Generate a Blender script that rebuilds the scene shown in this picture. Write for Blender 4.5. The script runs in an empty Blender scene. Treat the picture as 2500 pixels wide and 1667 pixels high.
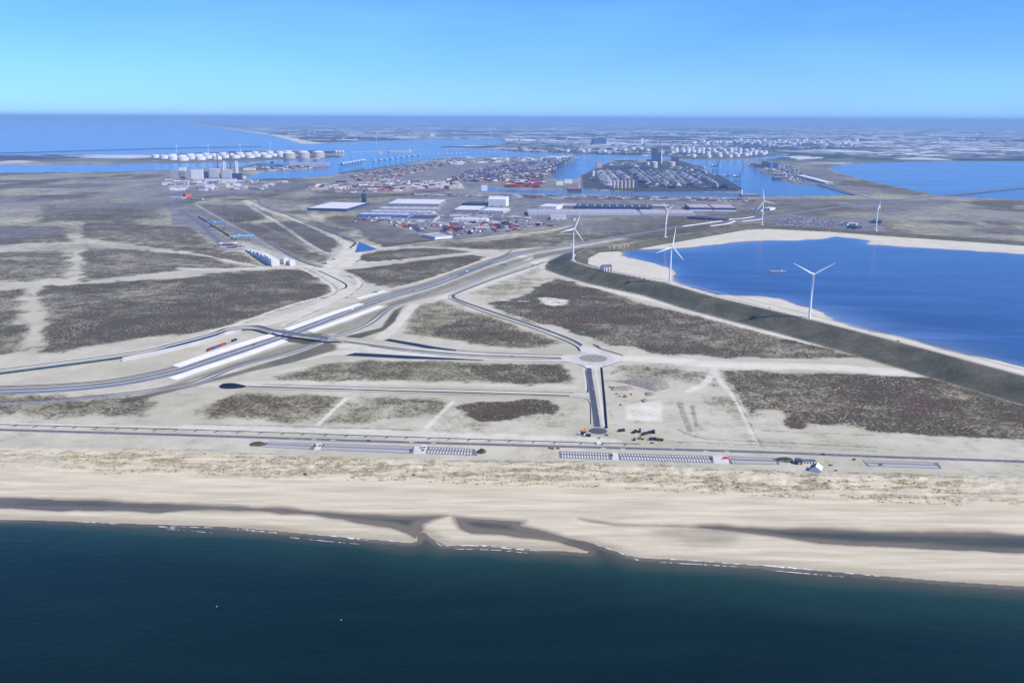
import bpy, math, random
import numpy as np
from mathutils import Matrix, Vector
R = math.radians
random.seed(7)
rng = np.random.default_rng(7)
scene = bpy.context.scene
COL = scene.collection

# ------------------------------------------------------------------ camera
CAM_H, FOC, CX, CY = 350.0, 2150.0, 1250.0, 833.5
HOR_Y, ROLL = 289.0, R(0.25)
PITCH = math.atan((CY - HOR_Y) / FOC)
cam_data = bpy.data.cameras.new("camera")
cam = bpy.data.objects.new("camera", cam_data)
COL.objects.link(cam)
CAM_M = Matrix.Rotation(math.pi / 2 - PITCH, 4, 'X') @ Matrix.Rotation(ROLL, 4, 'Z')
cam.matrix_world = Matrix.Translation((0, 0, CAM_H)) @ CAM_M
cam_data.sensor_width = 36.0
cam_data.lens = FOC / 2500.0 * 36.0
cam_data.clip_start = 1.0
cam_data.clip_end = 250000.0
scene.camera = cam

# ------------------------------------------------------------------ sky, sun, exposure
SUN_EL, SUN_AZ = R(42), R(118)          # azimuth measured from the view axis (+Y) towards +X
world = bpy.data.worlds.new("World")
scene.world = world
world.use_nodes = True
wn, wl = world.node_tree.nodes, world.node_tree.links
wn.clear()
w_out = wn.new('ShaderNodeOutputWorld')
w_bg = wn.new('ShaderNodeBackground')
w_bg.inputs['Strength'].default_value = 0.104
sky = wn.new('ShaderNodeTexSky')
sky.sky_type = 'NISHITA'
sky.sun_disc = False
sky.sun_elevation = SUN_EL
sky.sun_rotation = SUN_AZ
sky.altitude = 900.0
sky.air_density = 1.0
sky.dust_density = 0.0
sky.ozone_density = 6.0
w_hs = wn.new('ShaderNodeHueSaturation')
w_hs.inputs['Saturation'].default_value = 1.0
w_hs.inputs['Value'].default_value = 1.0
# thin veils of high cloud, the same all round the sky
w_tc = wn.new('ShaderNodeTexCoord')
w_map = wn.new('ShaderNodeMapping')
w_map.inputs['Scale'].default_value = (1.6, 1.6, 9.0)
w_no = wn.new('ShaderNodeTexNoise')
w_no.inputs['Scale'].default_value = 1.7
w_no.inputs['Detail'].default_value = 5.0
w_rp = wn.new('ShaderNodeValToRGB')
w_rp.color_ramp.elements[0].position = 0.42
w_rp.color_ramp.elements[0].color = (0, 0, 0, 1)
w_rp.color_ramp.elements[1].position = 0.85
w_rp.color_ramp.elements[1].color = (0.45, 0.45, 0.45, 1)
w_mx = wn.new('ShaderNodeMixRGB')
w_mx.inputs['Color2'].default_value = (5.2, 7.6, 9.6, 1)
wl.new(w_tc.outputs['Generated'], w_map.inputs['Vector'])
wl.new(w_map.outputs['Vector'], w_no.inputs['Vector'])
wl.new(w_no.outputs['Fac'], w_rp.inputs['Fac'])
wl.new(w_rp.outputs['Color'], w_mx.inputs['Fac'])
wl.new(sky.outputs['Color'], w_hs.inputs['Color'])
wl.new(w_hs.outputs['Color'], w_mx.inputs['Color1'])
w_ti = wn.new('ShaderNodeMixRGB'); w_ti.blend_type = 'MULTIPLY'; w_ti.inputs['Fac'].default_value = 1.0
w_ti.inputs['Color2'].default_value = (0.56, 0.94, 1.75, 1)
wl.new(w_mx.outputs['Color'], w_ti.inputs['Color1'])
wl.new(w_ti.outputs['Color'], w_bg.inputs['Color'])
wl.new(w_bg.outputs['Background'], w_out.inputs['Surface'])

sun_data = bpy.data.lights.new("sun", 'SUN')
sun_data.energy = 5.0
sun_data.angle = R(0.53)
sun_data.color = (1.0, 0.90, 0.74)
sun = bpy.data.objects.new("sun", sun_data)
COL.objects.link(sun)
sun_dir = Vector((math.sin(SUN_AZ) * math.cos(SUN_EL), math.cos(SUN_AZ) * math.cos(SUN_EL), math.sin(SUN_EL)))
sun.rotation_euler = sun_dir.to_track_quat('Z', 'Y').to_euler()
sun.location = (0, 0, 2000)

scene.view_settings.view_transform = 'Standard'
scene.view_settings.look = 'None'
scene.view_settings.exposure = 0.12
scene.view_settings.gamma = 1.0
scene.render.engine = 'CYCLES'
scene.cycles.max_bounces = 4
scene.cycles.diffuse_bounces = 2
scene.cycles.glossy_bounces = 2
scene.cycles.transmission_bounces = 2
scene.cycles.volume_bounces = 0
scene.cycles.use_denoising = True
scene.cycles.caustics_reflective = False
scene.cycles.caustics_refractive = False

# ------------------------------------------------------------------ a pixel of the photo to a place on the ground
MROT = np.array([[CAM_M[i][j] for j in range(3)] for i in range(3)])
def G(x, y, z=0.0):
    """world point at height z seen at photo pixel (x, y); arrays allowed"""
    x = np.asarray(x, float); y = np.asarray(y, float)
    d = np.stack([(x - CX) / FOC, -(y - CY) / FOC, -np.ones_like(x)], -1) @ MROT.T
    t = (z - CAM_H) / d[..., 2]
    p = d * t[..., None]
    p[..., 2] = z
    return p
def pt(x, y, z=0.0):
    p = G(x, y, z)
    return Vector((float(p[0]), float(p[1]), float(z)))
def PG(poly, z=0.0):
    a = np.array(poly, float)
    return G(a[:, 0], a[:, 1], z)[:, :2]
def hor(x):
    return HOR_Y + (x - CX) * math.tan(ROLL)
def mpp(x, y, z=0.0):
    """metres per photo pixel, across, at that place"""
    p = pt(x, y, z)
    c = CAM_M.inverted() @ Vector((p.x, p.y, p.z - CAM_H))
    return -c.z / FOC
def tall(x, yb, yt, z=0.0):
    """height of a vertical thing whose foot is at (x, yb) and top at row yt"""
    p = pt(x, yb, z)
    lo, hi = 0.0, 400.0
    inv = CAM_M.inverted()
    for _ in range(40):
        m = (lo + hi) / 2
        c = inv @ Vector((p.x, p.y, z + m - CAM_H))
        yy = CY - FOC * c.y / -c.z
        if yy > yt: lo = m
        else: hi = m
    return lo

# ------------------------------------------------------------------ value noise for shapes
def vnoise(x, y, seed=0):
    xi = np.floor(x).astype(np.int64); yi = np.floor(y).astype(np.int64)
    fx = x - xi; fy = y - yi
    fx = fx * fx * (3 - 2 * fx); fy = fy * fy * (3 - 2 * fy)
    def h(a, b):
        n = (a * 374761393 + b * 668265263 + seed * 974634777) & 0x7fffffff
        n = ((n ^ (n >> 13)) * 1274126177) & 0x7fffffff
        n = n ^ (n >> 16)
        return (n & 0xffff) / 65535.0
    return (h(xi, yi) * (1 - fx) + h(xi + 1, yi) * fx) * (1 - fy) + (h(xi, yi + 1) * (1 - fx) + h(xi + 1, yi + 1) * fx) * fy
def fbm(x, y, seed=0, octaves=4):
    s = np.zeros_like(x); a = 0.5; t = 0
    for k in range(octaves):
        s += a * vnoise(x, y, seed + k); t += a
        a *= 0.5; x = x * 2.03 + 11.3; y = y * 2.03 + 5.7
    return s / t
def sstep(a, b, x):
    t = np.clip((x - a) / (b - a), 0, 1)
    return t * t * (3 - 2 * t)

def sdf(P, poly):
    """signed distance (inside positive) of points P (n,2) to a polygon, metres"""
    n = len(poly)
    d2 = np.full(len(P), 1e18); inside = np.zeros(len(P), bool)
    for i in range(n):
        a = poly[i]; b = poly[(i + 1) % n]
        e = b - a; w = P - a
        t = np.clip((w @ e) / max(e @ e, 1e-9), 0, 1)
        q = w - t[:, None] * e
        d2 = np.minimum(d2, (q * q).sum(1))
        c1 = (a[1] <= P[:, 1]) & (b[1] > P[:, 1]); c2 = (b[1] <= P[:, 1]) & (a[1] > P[:, 1])
        cr = e[0] * w[:, 1] - e[1] * w[:, 0]
        inside ^= (c1 & (cr > 0)) | (c2 & (cr < 0))
    d = np.sqrt(d2)
    return np.where(inside, d, -d)
def pdist(P, line):
    d2 = np.full(len(P), 1e18)
    for i in range(len(line) - 1):
        a = line[i]; b = line[i + 1]
        e = b - a; w = P - a
        t = np.clip((w @ e) / max(e @ e, 1e-9), 0, 1)
        q = w - t[:, None] * e
        d2 = np.minimum(d2, (q * q).sum(1))
    return np.sqrt(d2)

# ------------------------------------------------------------------ materials
MATS = {}
def mat(name, color, rough=0.7, metal=0.0, var=0.12, scale=0.15, spec=0.3, stain=0.0):
    """painted or weathered surface: base colour with two sizes of mottling"""
    if name in MATS: return MATS[name]
    m = bpy.data.materials.new(name); m.use_nodes = True
    n, l = m.node_tree.nodes, m.node_tree.links
    b = n['Principled BSDF']
    b.inputs['Roughness'].default_value = rough
    b.inputs['Metallic'].default_value = metal
    b.inputs['Specular IOR Level'].default_value = spec
    g = n.new('ShaderNodeNewGeometry')
    t = n.new('ShaderNodeTexNoise'); t.inputs['Scale'].default_value = scale; t.inputs['Detail'].default_value = 5
    l.new(g.outputs['Position'], t.inputs['Vector'])
    mr = n.new('ShaderNodeMapRange')
    mr.inputs['From Min'].default_value = 0.3; mr.inputs['From Max'].default_value = 0.7
    mr.inputs['To Min'].default_value = 1 - var; mr.inputs['To Max'].default_value = 1 + var
    l.new(t.outputs['Fac'], mr.inputs['Value'])
    mx = n.new('ShaderNodeMixRGB'); mx.blend_type = 'MULTIPLY'; mx.inputs['Fac'].default_value = 1
    mx.inputs['Color1'].default_value = (*color, 1)
    l.new(mr.outputs['Result'], mx.inputs['Color2'])
    l.new(mx.outputs['Color'], b.inputs['Base Color'])
    MATS[name] = m
    return m

# ------------------------------------------------------------------ objects
def tag(o, label=None, cat=None, group=None, kind=None):
    if label: o["label"] = label
    if cat: o["category"] = cat
    if group: o["group"] = group
    if kind: o["kind"] = kind
    return o
def empty(name, loc=(0, 0, 0), rz=0.0):
    o = bpy.data.objects.new(name, None)
    o.location = loc; o.rotation_euler = (0, 0, rz)
    o.empty_display_size = 1.0
    COL.objects.link(o)
    return o
class MB:
    """collects simple solids; build() links them as one mesh object"""
    def __init__(s): s.v = []; s.f = []
    def add(s, vs, fs):
        k = len(s.v); s.v += [tuple(v) for v in vs]; s.f += [tuple(i + k for i in f) for f in fs]; return s
    def box(s, x0, x1, y0, y1, z0, z1):
        return s.add([(x0, y0, z0), (x1, y0, z0), (x1, y1, z0), (x0, y1, z0), (x0, y0, z1), (x1, y0, z1), (x1, y1, z1), (x0, y1, z1)],
                     [(0, 3, 2, 1), (4, 5, 6, 7), (0, 1, 5, 4), (1, 2, 6, 5), (2, 3, 7, 6), (3, 0, 4, 7)])
    def cbox(s, cx, cy, z0, sx, sy, sz, rz=0.0):
        c, n = math.cos(rz), math.sin(rz); p = []
        for z in (z0, z0 + sz):
            for a, b in ((-1, -1), (1, -1), (1, 1), (-1, 1)):
                x, y = a * sx / 2, b * sy / 2
                p.append((cx + x * c - y * n, cy + x * n + y * c, z))
        return s.add(p, [(0, 3, 2, 1), (4, 5, 6, 7), (0, 1, 5, 4), (1, 2, 6, 5), (2, 3, 7, 6), (3, 0, 4, 7)])
    def prism(s, poly, z0, z1):
        n = len(poly)
        area = sum(poly[i][0] * poly[(i + 1) % n][1] - poly[(i + 1) % n][0] * poly[i][1] for i in range(n))
        if area < 0: poly = poly[::-1]
        vs = [(p[0], p[1], z0) for p in poly] + [(p[0], p[1], z1) for p in poly]
        fs = [tuple(range(n - 1, -1, -1)), tuple(range(n, 2 * n))] + [(i, (i + 1) % n, n + (i + 1) % n, n + i) for i in range(n)]
        return s.add(vs, fs)
    def cone(s, x, y, z0, z1, r0, r1, n=16):
        vs = []
        for z, r in ((z0, r0), (z1, r1)):
            vs += [(x + r * math.cos(2 * math.pi * i / n), y + r * math.sin(2 * math.pi * i / n), z) for i in range(n)]
        return s.add(vs, [tuple(range(n - 1, -1, -1)), tuple(range(n, 2 * n))] + [(i, (i + 1) % n, n + (i + 1) % n, n + i) for i in range(n)])
    def bar(s, a, b, r, n=4, r2=None):
        a, b = Vector(a), Vector(b); d = (b - a).normalized()
        u = d.cross(Vector((0, 0, 1)) if abs(d.z) < 0.95 else Vector((1, 0, 0))).normalized(); w = d.cross(u)
        r2 = r if r2 is None else r2; vs = []
        for p, q in ((a, r), (b, r2)):
            vs += [p + (u * math.cos(2 * math.pi * (i + .5) / n) + w * math.sin(2 * math.pi * (i + .5) / n)) * q for i in range(n)]
        return s.add(vs, [tuple(range(n - 1, -1, -1)), tuple(range(n, 2 * n))] + [(i, (i + 1) % n, n + (i + 1) % n, n + i) for i in range(n)])
    def build(s, name, m, parent=None):
        me = bpy.data.meshes.new(name)
        me.from_pydata(s.v, [], s.f)
        me.materials.append(m)
        o = bpy.data.objects.new(name, me)
        COL.objects.link(o)
        if parent: o.parent = parent
        return o
def copy_tree(o, parent=None):
    c = o.copy(); COL.objects.link(c); c.parent = parent
    for ch in list(o.children): copy_tree(ch, c)
    return c
def resample(pts, step):
    """smooth a polyline (Catmull-Rom) and resample it"""
    P = [Vector(p) for p in pts]
    if len(P) < 2: return P
    out = []
    for i in range(len(P) - 1):
        p0 = P[max(i - 1, 0)]; p1 = P[i]; p2 = P[i + 1]; p3 = P[min(i + 2, len(P) - 1)]
        n = max(2, int((p2 - p1).length / step))
        for k in range(n):
            t = k / n
            out.append(0.5 * ((2 * p1) + (-p0 + p2) * t + (2 * p0 - 5 * p1 + 4 * p2 - p3) * t * t + (-p0 + 3 * p1 - 3 * p2 + p3) * t ** 3))
    out.append(P[-1])
    return out
def ribbon_mesh(mb, line, w0, w1, z, thick=0.0):
    """strip between offsets w0 and w1 (metres, to the left of travel) along a line"""
    vs = []
    for i, p in enumerate(line):
        a = line[max(i - 1, 0)]; b = line[min(i + 1, len(line) - 1)]
        d = (b - a); d.z = 0; d.normalize(); nrm = Vector((-d.y, d.x, 0))
        for w in (w0, w1):
            q = p + nrm * w
            vs.append((q.x, q.y, p.z + z))
    n = len(line)
    fs = [(2 * i, 2 * i + 2, 2 * i + 3, 2 * i + 1) if w0 > w1 else (2 * i, 2 * i + 1, 2 * i + 3, 2 * i + 2) for i in range(n - 1)]
    fs = [f[::-1] for f in fs] if False else fs
    if thick:
        vs2 = [(v[0], v[1], v[2] - thick) for v in vs]; k = 2 * n
        vs += vs2
        for i in range(n - 1):
            fs.append((2 * i, 2 * i + 2, k + 2 * i + 2, k + 2 * i)); fs.append((2 * i + 1, k + 2 * i + 1, k + 2 * i + 3, 2 * i + 3))
        fs.append((0, k, k + 1, 1)); e = 2 * n - 2; fs.append((e, e + 1, k + e + 1, k + e))
    return mb.add(vs, fs)
def nth(n):
    names = ('', 'first', 'second', 'third', 'fourth', 'fifth', 'sixth', 'seventh', 'eighth', 'ninth', 'tenth', 'eleventh', 'twelfth')
    if n < len(names): return names[n]
    return str(n) + ('th' if 10 < n % 100 < 20 else {1: 'st', 2: 'nd', 3: 'rd'}.get(n % 10, 'th'))
def lpx(pts, z=0.0, step=12.0):
    return resample([pt(x, y, z) for x, y in pts], step)

# ================================================================== THE SETTING
SEA_Z, LAKE_Z = -3.6, 11.0
# ---- shore lines (photo pixels)
L_ROAD = [(-1500, 1040), (100, 1086), (440, 1092), (640, 1105), (1180, 1122), (1360, 1120), (1900, 1146), (2150, 1150), (2500, 1160), (4000, 1205)]
L_FOOT = [(-1500, 1090), (100, 1150), (430, 1164), (800, 1170), (1060, 1178), (1500, 1192), (1780, 1207), (2130, 1224), (2500, 1240), (4000, 1300)]
L_WET = [(-1500, 1150), (100, 1206), (390, 1220), (700, 1234), (1040, 1255), (1400, 1265), (1600, 1277), (1900, 1287), (2100, 1291), (2500, 1300), (4000, 1330)]
E_SEA = [(-1500, 1215), (-300, 1262), (100, 1270), (378, 1280), (539, 1285), (658, 1294), (777, 1306), (925, 1318), (1000, 1325), (1018, 1321),
         (1020, 1308), (1028, 1298), (1040, 1301), (1050, 1312), (1061, 1317), (1088, 1331), (1198, 1331), (1258, 1337), (1317, 1343),
         (1377, 1345), (1432, 1350), (1440, 1346), (1425, 1338), (1385, 1326), (1392, 1319), (1430, 1325), (1455, 1329), (1500, 1344),
         (1530, 1354), (1560, 1361), (1650, 1366), (1750, 1372), (1850, 1379), (1980, 1391), (2070, 1398), (2300, 1418), (2800, 1450), (4200, 1540)]
WET = [  # polygon, weight, softness in metres
    ([(-1500, 1160), (100, 1216), (399, 1224), (539, 1232), (687, 1238), (836, 1247), (955, 1254), (1045, 1255), (1092, 1258), (1058, 1268), (1030, 1280),
      (1034, 1292), (1022, 1302), (1013, 1312), (991, 1300), (955, 1288), (866, 1276), (747, 1258), (628, 1249), (527, 1246), (390, 1251), (100, 1245), (-1500, 1200)], 1.0, 5),
    ([(1102, 1258), (1180, 1261), (1290, 1267), (1281, 1281), (1330, 1293), (1377, 1307), (1450, 1326), (1436, 1345), (1362, 1324), (1302, 1315),
      (1228, 1307), (1150, 1301), (1124, 1291), (1109, 1274)], 0.85, 4),
    ([(1412, 1265), (1500, 1276), (1800, 1283), (2095, 1290), (2400, 1298), (4000, 1340), (4000, 1400), (2400, 1346), (2080, 1332), (1946, 1322),
      (1857, 1307), (1738, 1291), (1619, 1287), (1500, 1284), (1440, 1273)], 1.0, 5),
    ([(1500, 1284), (1560, 1291), (1600, 1312), (1690, 1335), (1760, 1322), (1830, 1306), (1740, 1291)], 0.5, 14),
    ([(1930, 1318), (2080, 1330), (2400, 1346), (2400, 1356), (2100, 1344), (1940, 1330)], 0.0, 6),
]
UNWET = [([(1160, 1266), (1280, 1269), (1272, 1281), (1185, 1275)], 0.6, 6)]

# ---- fields of low heath and grass: polygon, dark cover, olive cover, softness
VEG = [
    ([(100, 700), (470, 676), (510, 666), (600, 661), (735, 655), (772, 670), (800, 700), (808, 716), (790, 725), (740, 741), (680, 760), (600, 783), (520, 803), (440, 815), (100, 860)], .72, .35, 10),
    ([(433, 553), (461, 551), (529, 601), (556, 614), (597, 614), (605, 625), (646, 649), (624, 649), (529, 631), (454, 616), (200, 580), (200, 540)], .55, .5, 8),
    ([(200, 600), (454, 620), (529, 634), (624, 652), (560, 655), (465, 655), (200, 690)], .6, .3, 8),
    ([(484, 504), (512, 500), (601, 502), (631, 516), (671, 527), (631, 538), (610, 542), (563, 544), (546, 536)], .85, .2, 10),
    ([(584, 518), (673, 537), (640, 541), (600, 530)], .2, .6, 12),
    ([(565, 546), (620, 545), (690, 578), (803, 631), (784, 644), (720, 629), (614, 570)], .72, .2, 8),
    ([(635, 545), (718, 540), (831, 587), (818, 606), (797, 616), (741, 593), (695, 572)], .85, .1, 8),
    ([(822, 548), (850, 544), (904, 544), (959, 551), (1031, 576), (1063, 589), (1025, 598), (959, 604), (929, 600), (860, 566)], .62, .3, 8),
    ([(872, 623), (940, 611), (1044, 605), (1138, 614), (1159, 616), (1031, 629), (895, 640)], .8, .1, 7),
    ([(1053, 599), (1159, 590), (1230, 585), (1300, 573), (1364, 565), (1406, 551), (1513, 536), (1661, 536), (1768, 538), (1683, 548), (1576, 567), (1428, 589), (1300, 606), (1223, 612), (1159, 608)], .6, .45, 8),
    ([(840, 659), (904, 653), (1044, 634), (1155, 622), (1180, 627), (1160, 640), (1095, 664), (1020, 688), (953, 703), (900, 692), (860, 680)], .78, .15, 6),
    ([(981, 817), (996, 769), (1015, 750), (1074, 732), (1151, 760), (1240, 790), (1366, 840), (1336, 850), (1219, 846), (1113, 832), (1006, 817)], .3, .62, 7),
    ([(1040, 816), (1140, 764), (1240, 791), (1364, 840), (1219, 845), (1113, 831)], .68, .2, 12),
    ([(1198, 740), (1280, 722), (1330, 690), (1362, 681), (1487, 713), (1573, 741), (1721, 775), (1860, 812), (1909, 824), (2036, 855), (2098, 873), (1760, 873), (1700, 869), (1590, 863), (1551, 848), (1487, 843), (1413, 818), (1360, 798), (1300, 787), (1232, 765)], .72, .3, 6),
    ([(1230, 745), (1330, 695), (1362, 684), (1487, 716), (1600, 755), (1640, 785), (1500, 800), (1380, 790), (1300, 770)], .95, .0, 14),
    ([(1160, 715), (1210, 690), (1300, 662), (1335, 680), (1280, 715), (1200, 735)], .08, .5, 16),
    ([(670, 922), (716, 906), (801, 886), (900, 879), (1081, 884), (1219, 886), (1272, 889), (1368, 889), (1388, 903), (1376, 937), (1261, 940), (1164, 930), (1028, 930), (900, 932), (812, 930), (690, 929)], .42, .75, 7),
    ([(1130, 892), (1219, 887), (1368, 890), (1386, 904), (1374, 936), (1261, 939), (1180, 930)], .88, .2, 8),
    ([(478, 999), (542, 974), (631, 955), (700, 966), (823, 967), (832, 974), (772, 1031), (653, 1027), (514, 1016)], .48, .62, 9),
    ([(846, 976), (900, 977), (932, 970), (1100, 979), (1085, 999), (1028, 1014), (900, 1031), (795, 1033)], .22, .6, 9),
    ([(880, 972), (1060, 974), (1080, 985), (900, 985)], .5, .3, 8),
    ([(1115, 993), (1176, 981), (1251, 979), (1293, 972), (1342, 975), (1356, 999), (1352, 1009), (1261, 1015), (1253, 1026), (1181, 1028), (1145, 1017), (1138, 1005)], 1.0, .0, 4),
    ([(1060, 1000), (1380, 985), (1400, 1040), (1050, 1048)], .0, .34, 12),
    ([(1765, 906), (1859, 903), (1910, 911), (2016, 913), (2214, 921), (2900, 945), (2900, 1100), (2169, 1053), (2123, 1049), (2101, 1034), (1970, 1034), (1961, 1049), (1931, 1045), (1919, 1012), (1906, 1001), (1857, 995), (1833, 1007), (1810, 986), (1791, 948)], .8, .25, 5),
    ([(1820, 905), (1880, 915), (1915, 1000), (1860, 994)], .1, .85, 10),
    ([(1990, 940), (2190, 930), (2170, 1040), (2000, 1030)], .95, .0, 18),
    ([(1500, 895), (1600, 890), (1700, 905), (1760, 915), (1790, 960), (1640, 935), (1520, 925)], .32, .25, 14),
    ([(1690, 970), (1790, 962), (1840, 1010), (1800, 1020), (1720, 985)], .38, .3, 12),
    ([(1480, 1000), (1700, 980), (1720, 1060), (1500, 1060)], .06, .1, 10),
    # on beyond the edges of the view
    ([(-900, 760), (60, 705), (60, 860), (-900, 960)], .6, .4, 14),
    ([(-900, 560), (160, 552), (170, 590), (-900, 640)], .6, .4, 14),
    ([(-900, 660), (160, 608), (170, 680), (-900, 730)], .55, .4, 14),
    ([(-600, 1000), (60, 960), (380, 975), (330, 1015), (-600, 1012)], .4, .6, 12),
    ([(100, 500), (400, 492), (400, 535), (100, 540)], .6, .4, 20),
    ([(2950, 960), (3600, 1000), (3600, 1130), (2950, 1095)], .8, .3, 8),
    # farther off
    ([(680, 470), (750, 480), (860, 478), (1000, 474), (1000, 490), (930, 500), (760, 498), (640, 500)], .35, .3, 30),
    ([(1120, 478), (1840, 484), (1840, 494), (1400, 494), (1120, 488)], .5, .25, 30),
    ([(1800, 486), (2110, 486), (2300, 492), (2300, 505), (1950, 512), (1830, 524), (1800, 505)], .55, .35, 25),
    ([(1690, 530), (1830, 515), (1830, 525), (1740, 545)], .5, .4, 15),
    ([(1940, 415), (2010, 402), (2120, 395), (2300, 390), (2300, 400), (2110, 398), (2020, 410), (2060, 430), (2300, 470), (2300, 478), (2120, 470), (2010, 440)], .5, .6, 25),
    ([(620, 452), (760, 448), (800, 452), (690, 470), (620, 468)], .7, .2, 30),
    ([(900, 452), (960, 446), (990, 456), (930, 468), (880, 470)], .6, .3, 25),
]
GRASS = [  # green banks: polygon, weight, softness
    ([(300, 985), (493, 938), (620, 906), (720, 884), (820, 854), (822, 842), (800, 834), (716, 866), (600, 900), (493, 930), (300, 975)], .85, 4),
    ([(840, 822), (930, 800), (962, 757), (990, 745), (982, 752), (960, 790), (935, 808), (880, 826)], .95, 3),
    ([(691, 833), (708, 822), (782, 829), (778, 840), (740, 840)], 1.0, 3),
    ([(745, 812), (800, 817), (812, 822), (760, 818)], 1.0, 3),
    ([(300, 978), (505, 908), (700, 842), (790, 832), (700, 862), (500, 922), (300, 990)], .55, 6),
    ([(765, 816), (940, 752), (962, 750), (900, 786), (830, 815)], .5, 5),
    ([(940, 742), (1049, 708), (1187, 656), (1261, 632), (1300, 624), (1290, 632), (1187, 672), (1060, 716), (950, 750)], .6, 5),
    ([(953, 708), (1049, 690), (1187, 638), (1261, 615), (1262, 618), (1187, 643), (1049, 695), (960, 716)], .4, 5),
    ([(1300, 622), (1428, 602), (1555, 580), (1683, 560), (1690, 566), (1560, 588), (1430, 612), (1300, 632)], .6, 6),
]
GREY = [  # hard standings, rail yards, industrial ground: polygon, weight, softness
    ([(1000, 470), (1840, 482), (1840, 492), (1000, 482)], .75, 25),
    ([(860, 530), (900, 505), (960, 482), (1110, 484), (1320, 486), (1700, 492), (1810, 500), (1800, 520), (1700, 527), (1400, 530), (1360, 548), (1290, 560), (1120, 586), (1060, 584), (1000, 560), (960, 542)], .9, 12),
    ([(735, 512), (850, 520), (890, 500), (800, 488)], .85, 10),
    ([(415, 510), (480, 520), (560, 590), (600, 610), (555, 612), (460, 550), (420, 550)], .9, 8),
    ([(455, 495), (482, 504), (620, 575), (790, 650), (770, 650), (600, 590), (480, 520)], .7, 8),
    ([(620, 544), (690, 578), (803, 631), (812, 625), (700, 572), (640, 545)], .5, 8),
    ([(1890, 530), (1960, 527), (2100, 535), (2160, 545), (2160, 565), (2040, 558), (1930, 553)], .95, 8),
    ([(250, 470), (420, 440), (590, 440), (700, 440), (760, 448), (640, 470), (500, 478), (250, 486)], .7, 30),
    ([(780, 440), (833, 426), (1020, 400), (1100, 386), (1270, 388), (1410, 386), (1340, 432), (1350, 440), (1420, 446), (1420, 460), (1150, 464), (1000, 466), (900, 450)], .8, 25),
    ([(1418, 430), (1453, 412), (1482, 399), (1506, 389), (1652, 390), (1700, 404), (1750, 431), (1810, 468), (1560, 468), (1420, 460)], 2.0, 12),
    ([(1808, 399), (1876, 430), (1938, 450), (2020, 452), (2080, 472), (2110, 472), (2000, 440), (1930, 410), (1900, 392)], .8, 20),
    ([(300, 380), (552, 373), (745, 369), (850, 371), (830, 386), (606, 396), (300, 402)], .6, 25),
    ([(380, 415), (600, 415), (600, 440), (390, 445)], .7, 25),
]
PALE = [  # bare sand tracks and scraped pads: line, half width in m, strength, or closed polygon
    ([(1262, 622), (1320, 645), (1360, 667), (1487, 707), (1615, 737), (1740, 772), (1860, 806), (2036, 847), (2121, 868), (2223, 891), (2600, 985)], 14, 1.0),
    ([(1500, 874), (1580, 876), (1760, 890), (2000, 896), (2160, 906), (2600, 935)], 17, 1.0),
    ([(1745, 895), (1735, 920), (1715, 940), (1680, 955)], 5, .8),
    ([(1742, 905), (1762, 935), (1800, 980), (1850, 1085)], 4, .8),
    ([(845, 972), (775, 1037)], 2.5, 1.0),
    ([(1106, 980), (1075, 1010), (1040, 1045)], 3, .7),
    ([(440, 655), (520, 658), (640, 654), (740, 652), (780, 650)], 9, .9),
    ([(440, 612), (540, 632), (640, 652)], 5, .8),
    ([(420, 600), (500, 603), (556, 614)], 3, .6),
    ([(480, 500), (560, 545), (614, 572), (720, 632), (785, 652)], 8, .8),
    ([(605, 502), (680, 545), (760, 600), (800, 618)], 8, .7),
    ([(560, 545), (670, 537), (720, 532)], 5, .7),
    ([(600, 490), (640, 510), (720, 535), (800, 570), (850, 600), (840, 620), (820, 640), (790, 655)], 14, .8),
    ([(740, 500), (800, 545), (860, 560), (870, 575)], 20, .5),
    ([(866, 592), (930, 606), (960, 603), (1060, 590), (1180, 580), (1340, 563), (1400, 548)], 6, .8),
    ([(875, 643), (1030, 629), (1165, 615), (1300, 606)], 5, .85),
    ([(850, 600), (868, 622), (840, 650)], 16, .8),
    ([(953, 706), (1040, 683), (1110, 660), (1180, 635), (1260, 612)], 3, .7),
    ([(738, 657), (784, 678), (818, 706), (801, 721), (716, 744), (589, 789), (520, 806)], 7, .9),
    ([(818, 659), (865, 674), (882, 693), (863, 712), (823, 734), (740, 775), (695, 793)], 8, .9),
    ([(790, 655), (830, 690), (845, 705), (800, 740), (700, 775), (620, 795)], 16, .75),
    ([(1074, 728), (1198, 690), (1290, 655), (1330, 632)], 12, .7),
    ([(1200, 731), (1310, 737)], 2.5, .9),
    ([(1010, 745), (960, 800), (930, 826)], 10, .8),
    ([(500, 940), (640, 935), (940, 935), (1400, 945)], 9, .5),
    ([(480, 930), (640, 896), (800, 862), (860, 860)], 12, .8),
    ([(850, 845), (1000, 862), (1200, 872), (1400, 874)], 16, .8),
    ([(450, 1043), (940, 1056), (1400, 1072), (1500, 1078)], 9, .75),
    ([(1500, 1010), (1520, 1040), (1600, 1050), (1700, 1068)], 20, .3),
]
PALE_POLY = [
    ([(1527, 990), (1560, 985), (1612, 976), (1625, 1036), (1591, 1030), (1531, 1024)], 1.4, 4),
    ([(1318, 728), (1350, 726), (1388, 733), (1380, 744), (1350, 747), (1320, 742)], 1.2, 8),
]
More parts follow.
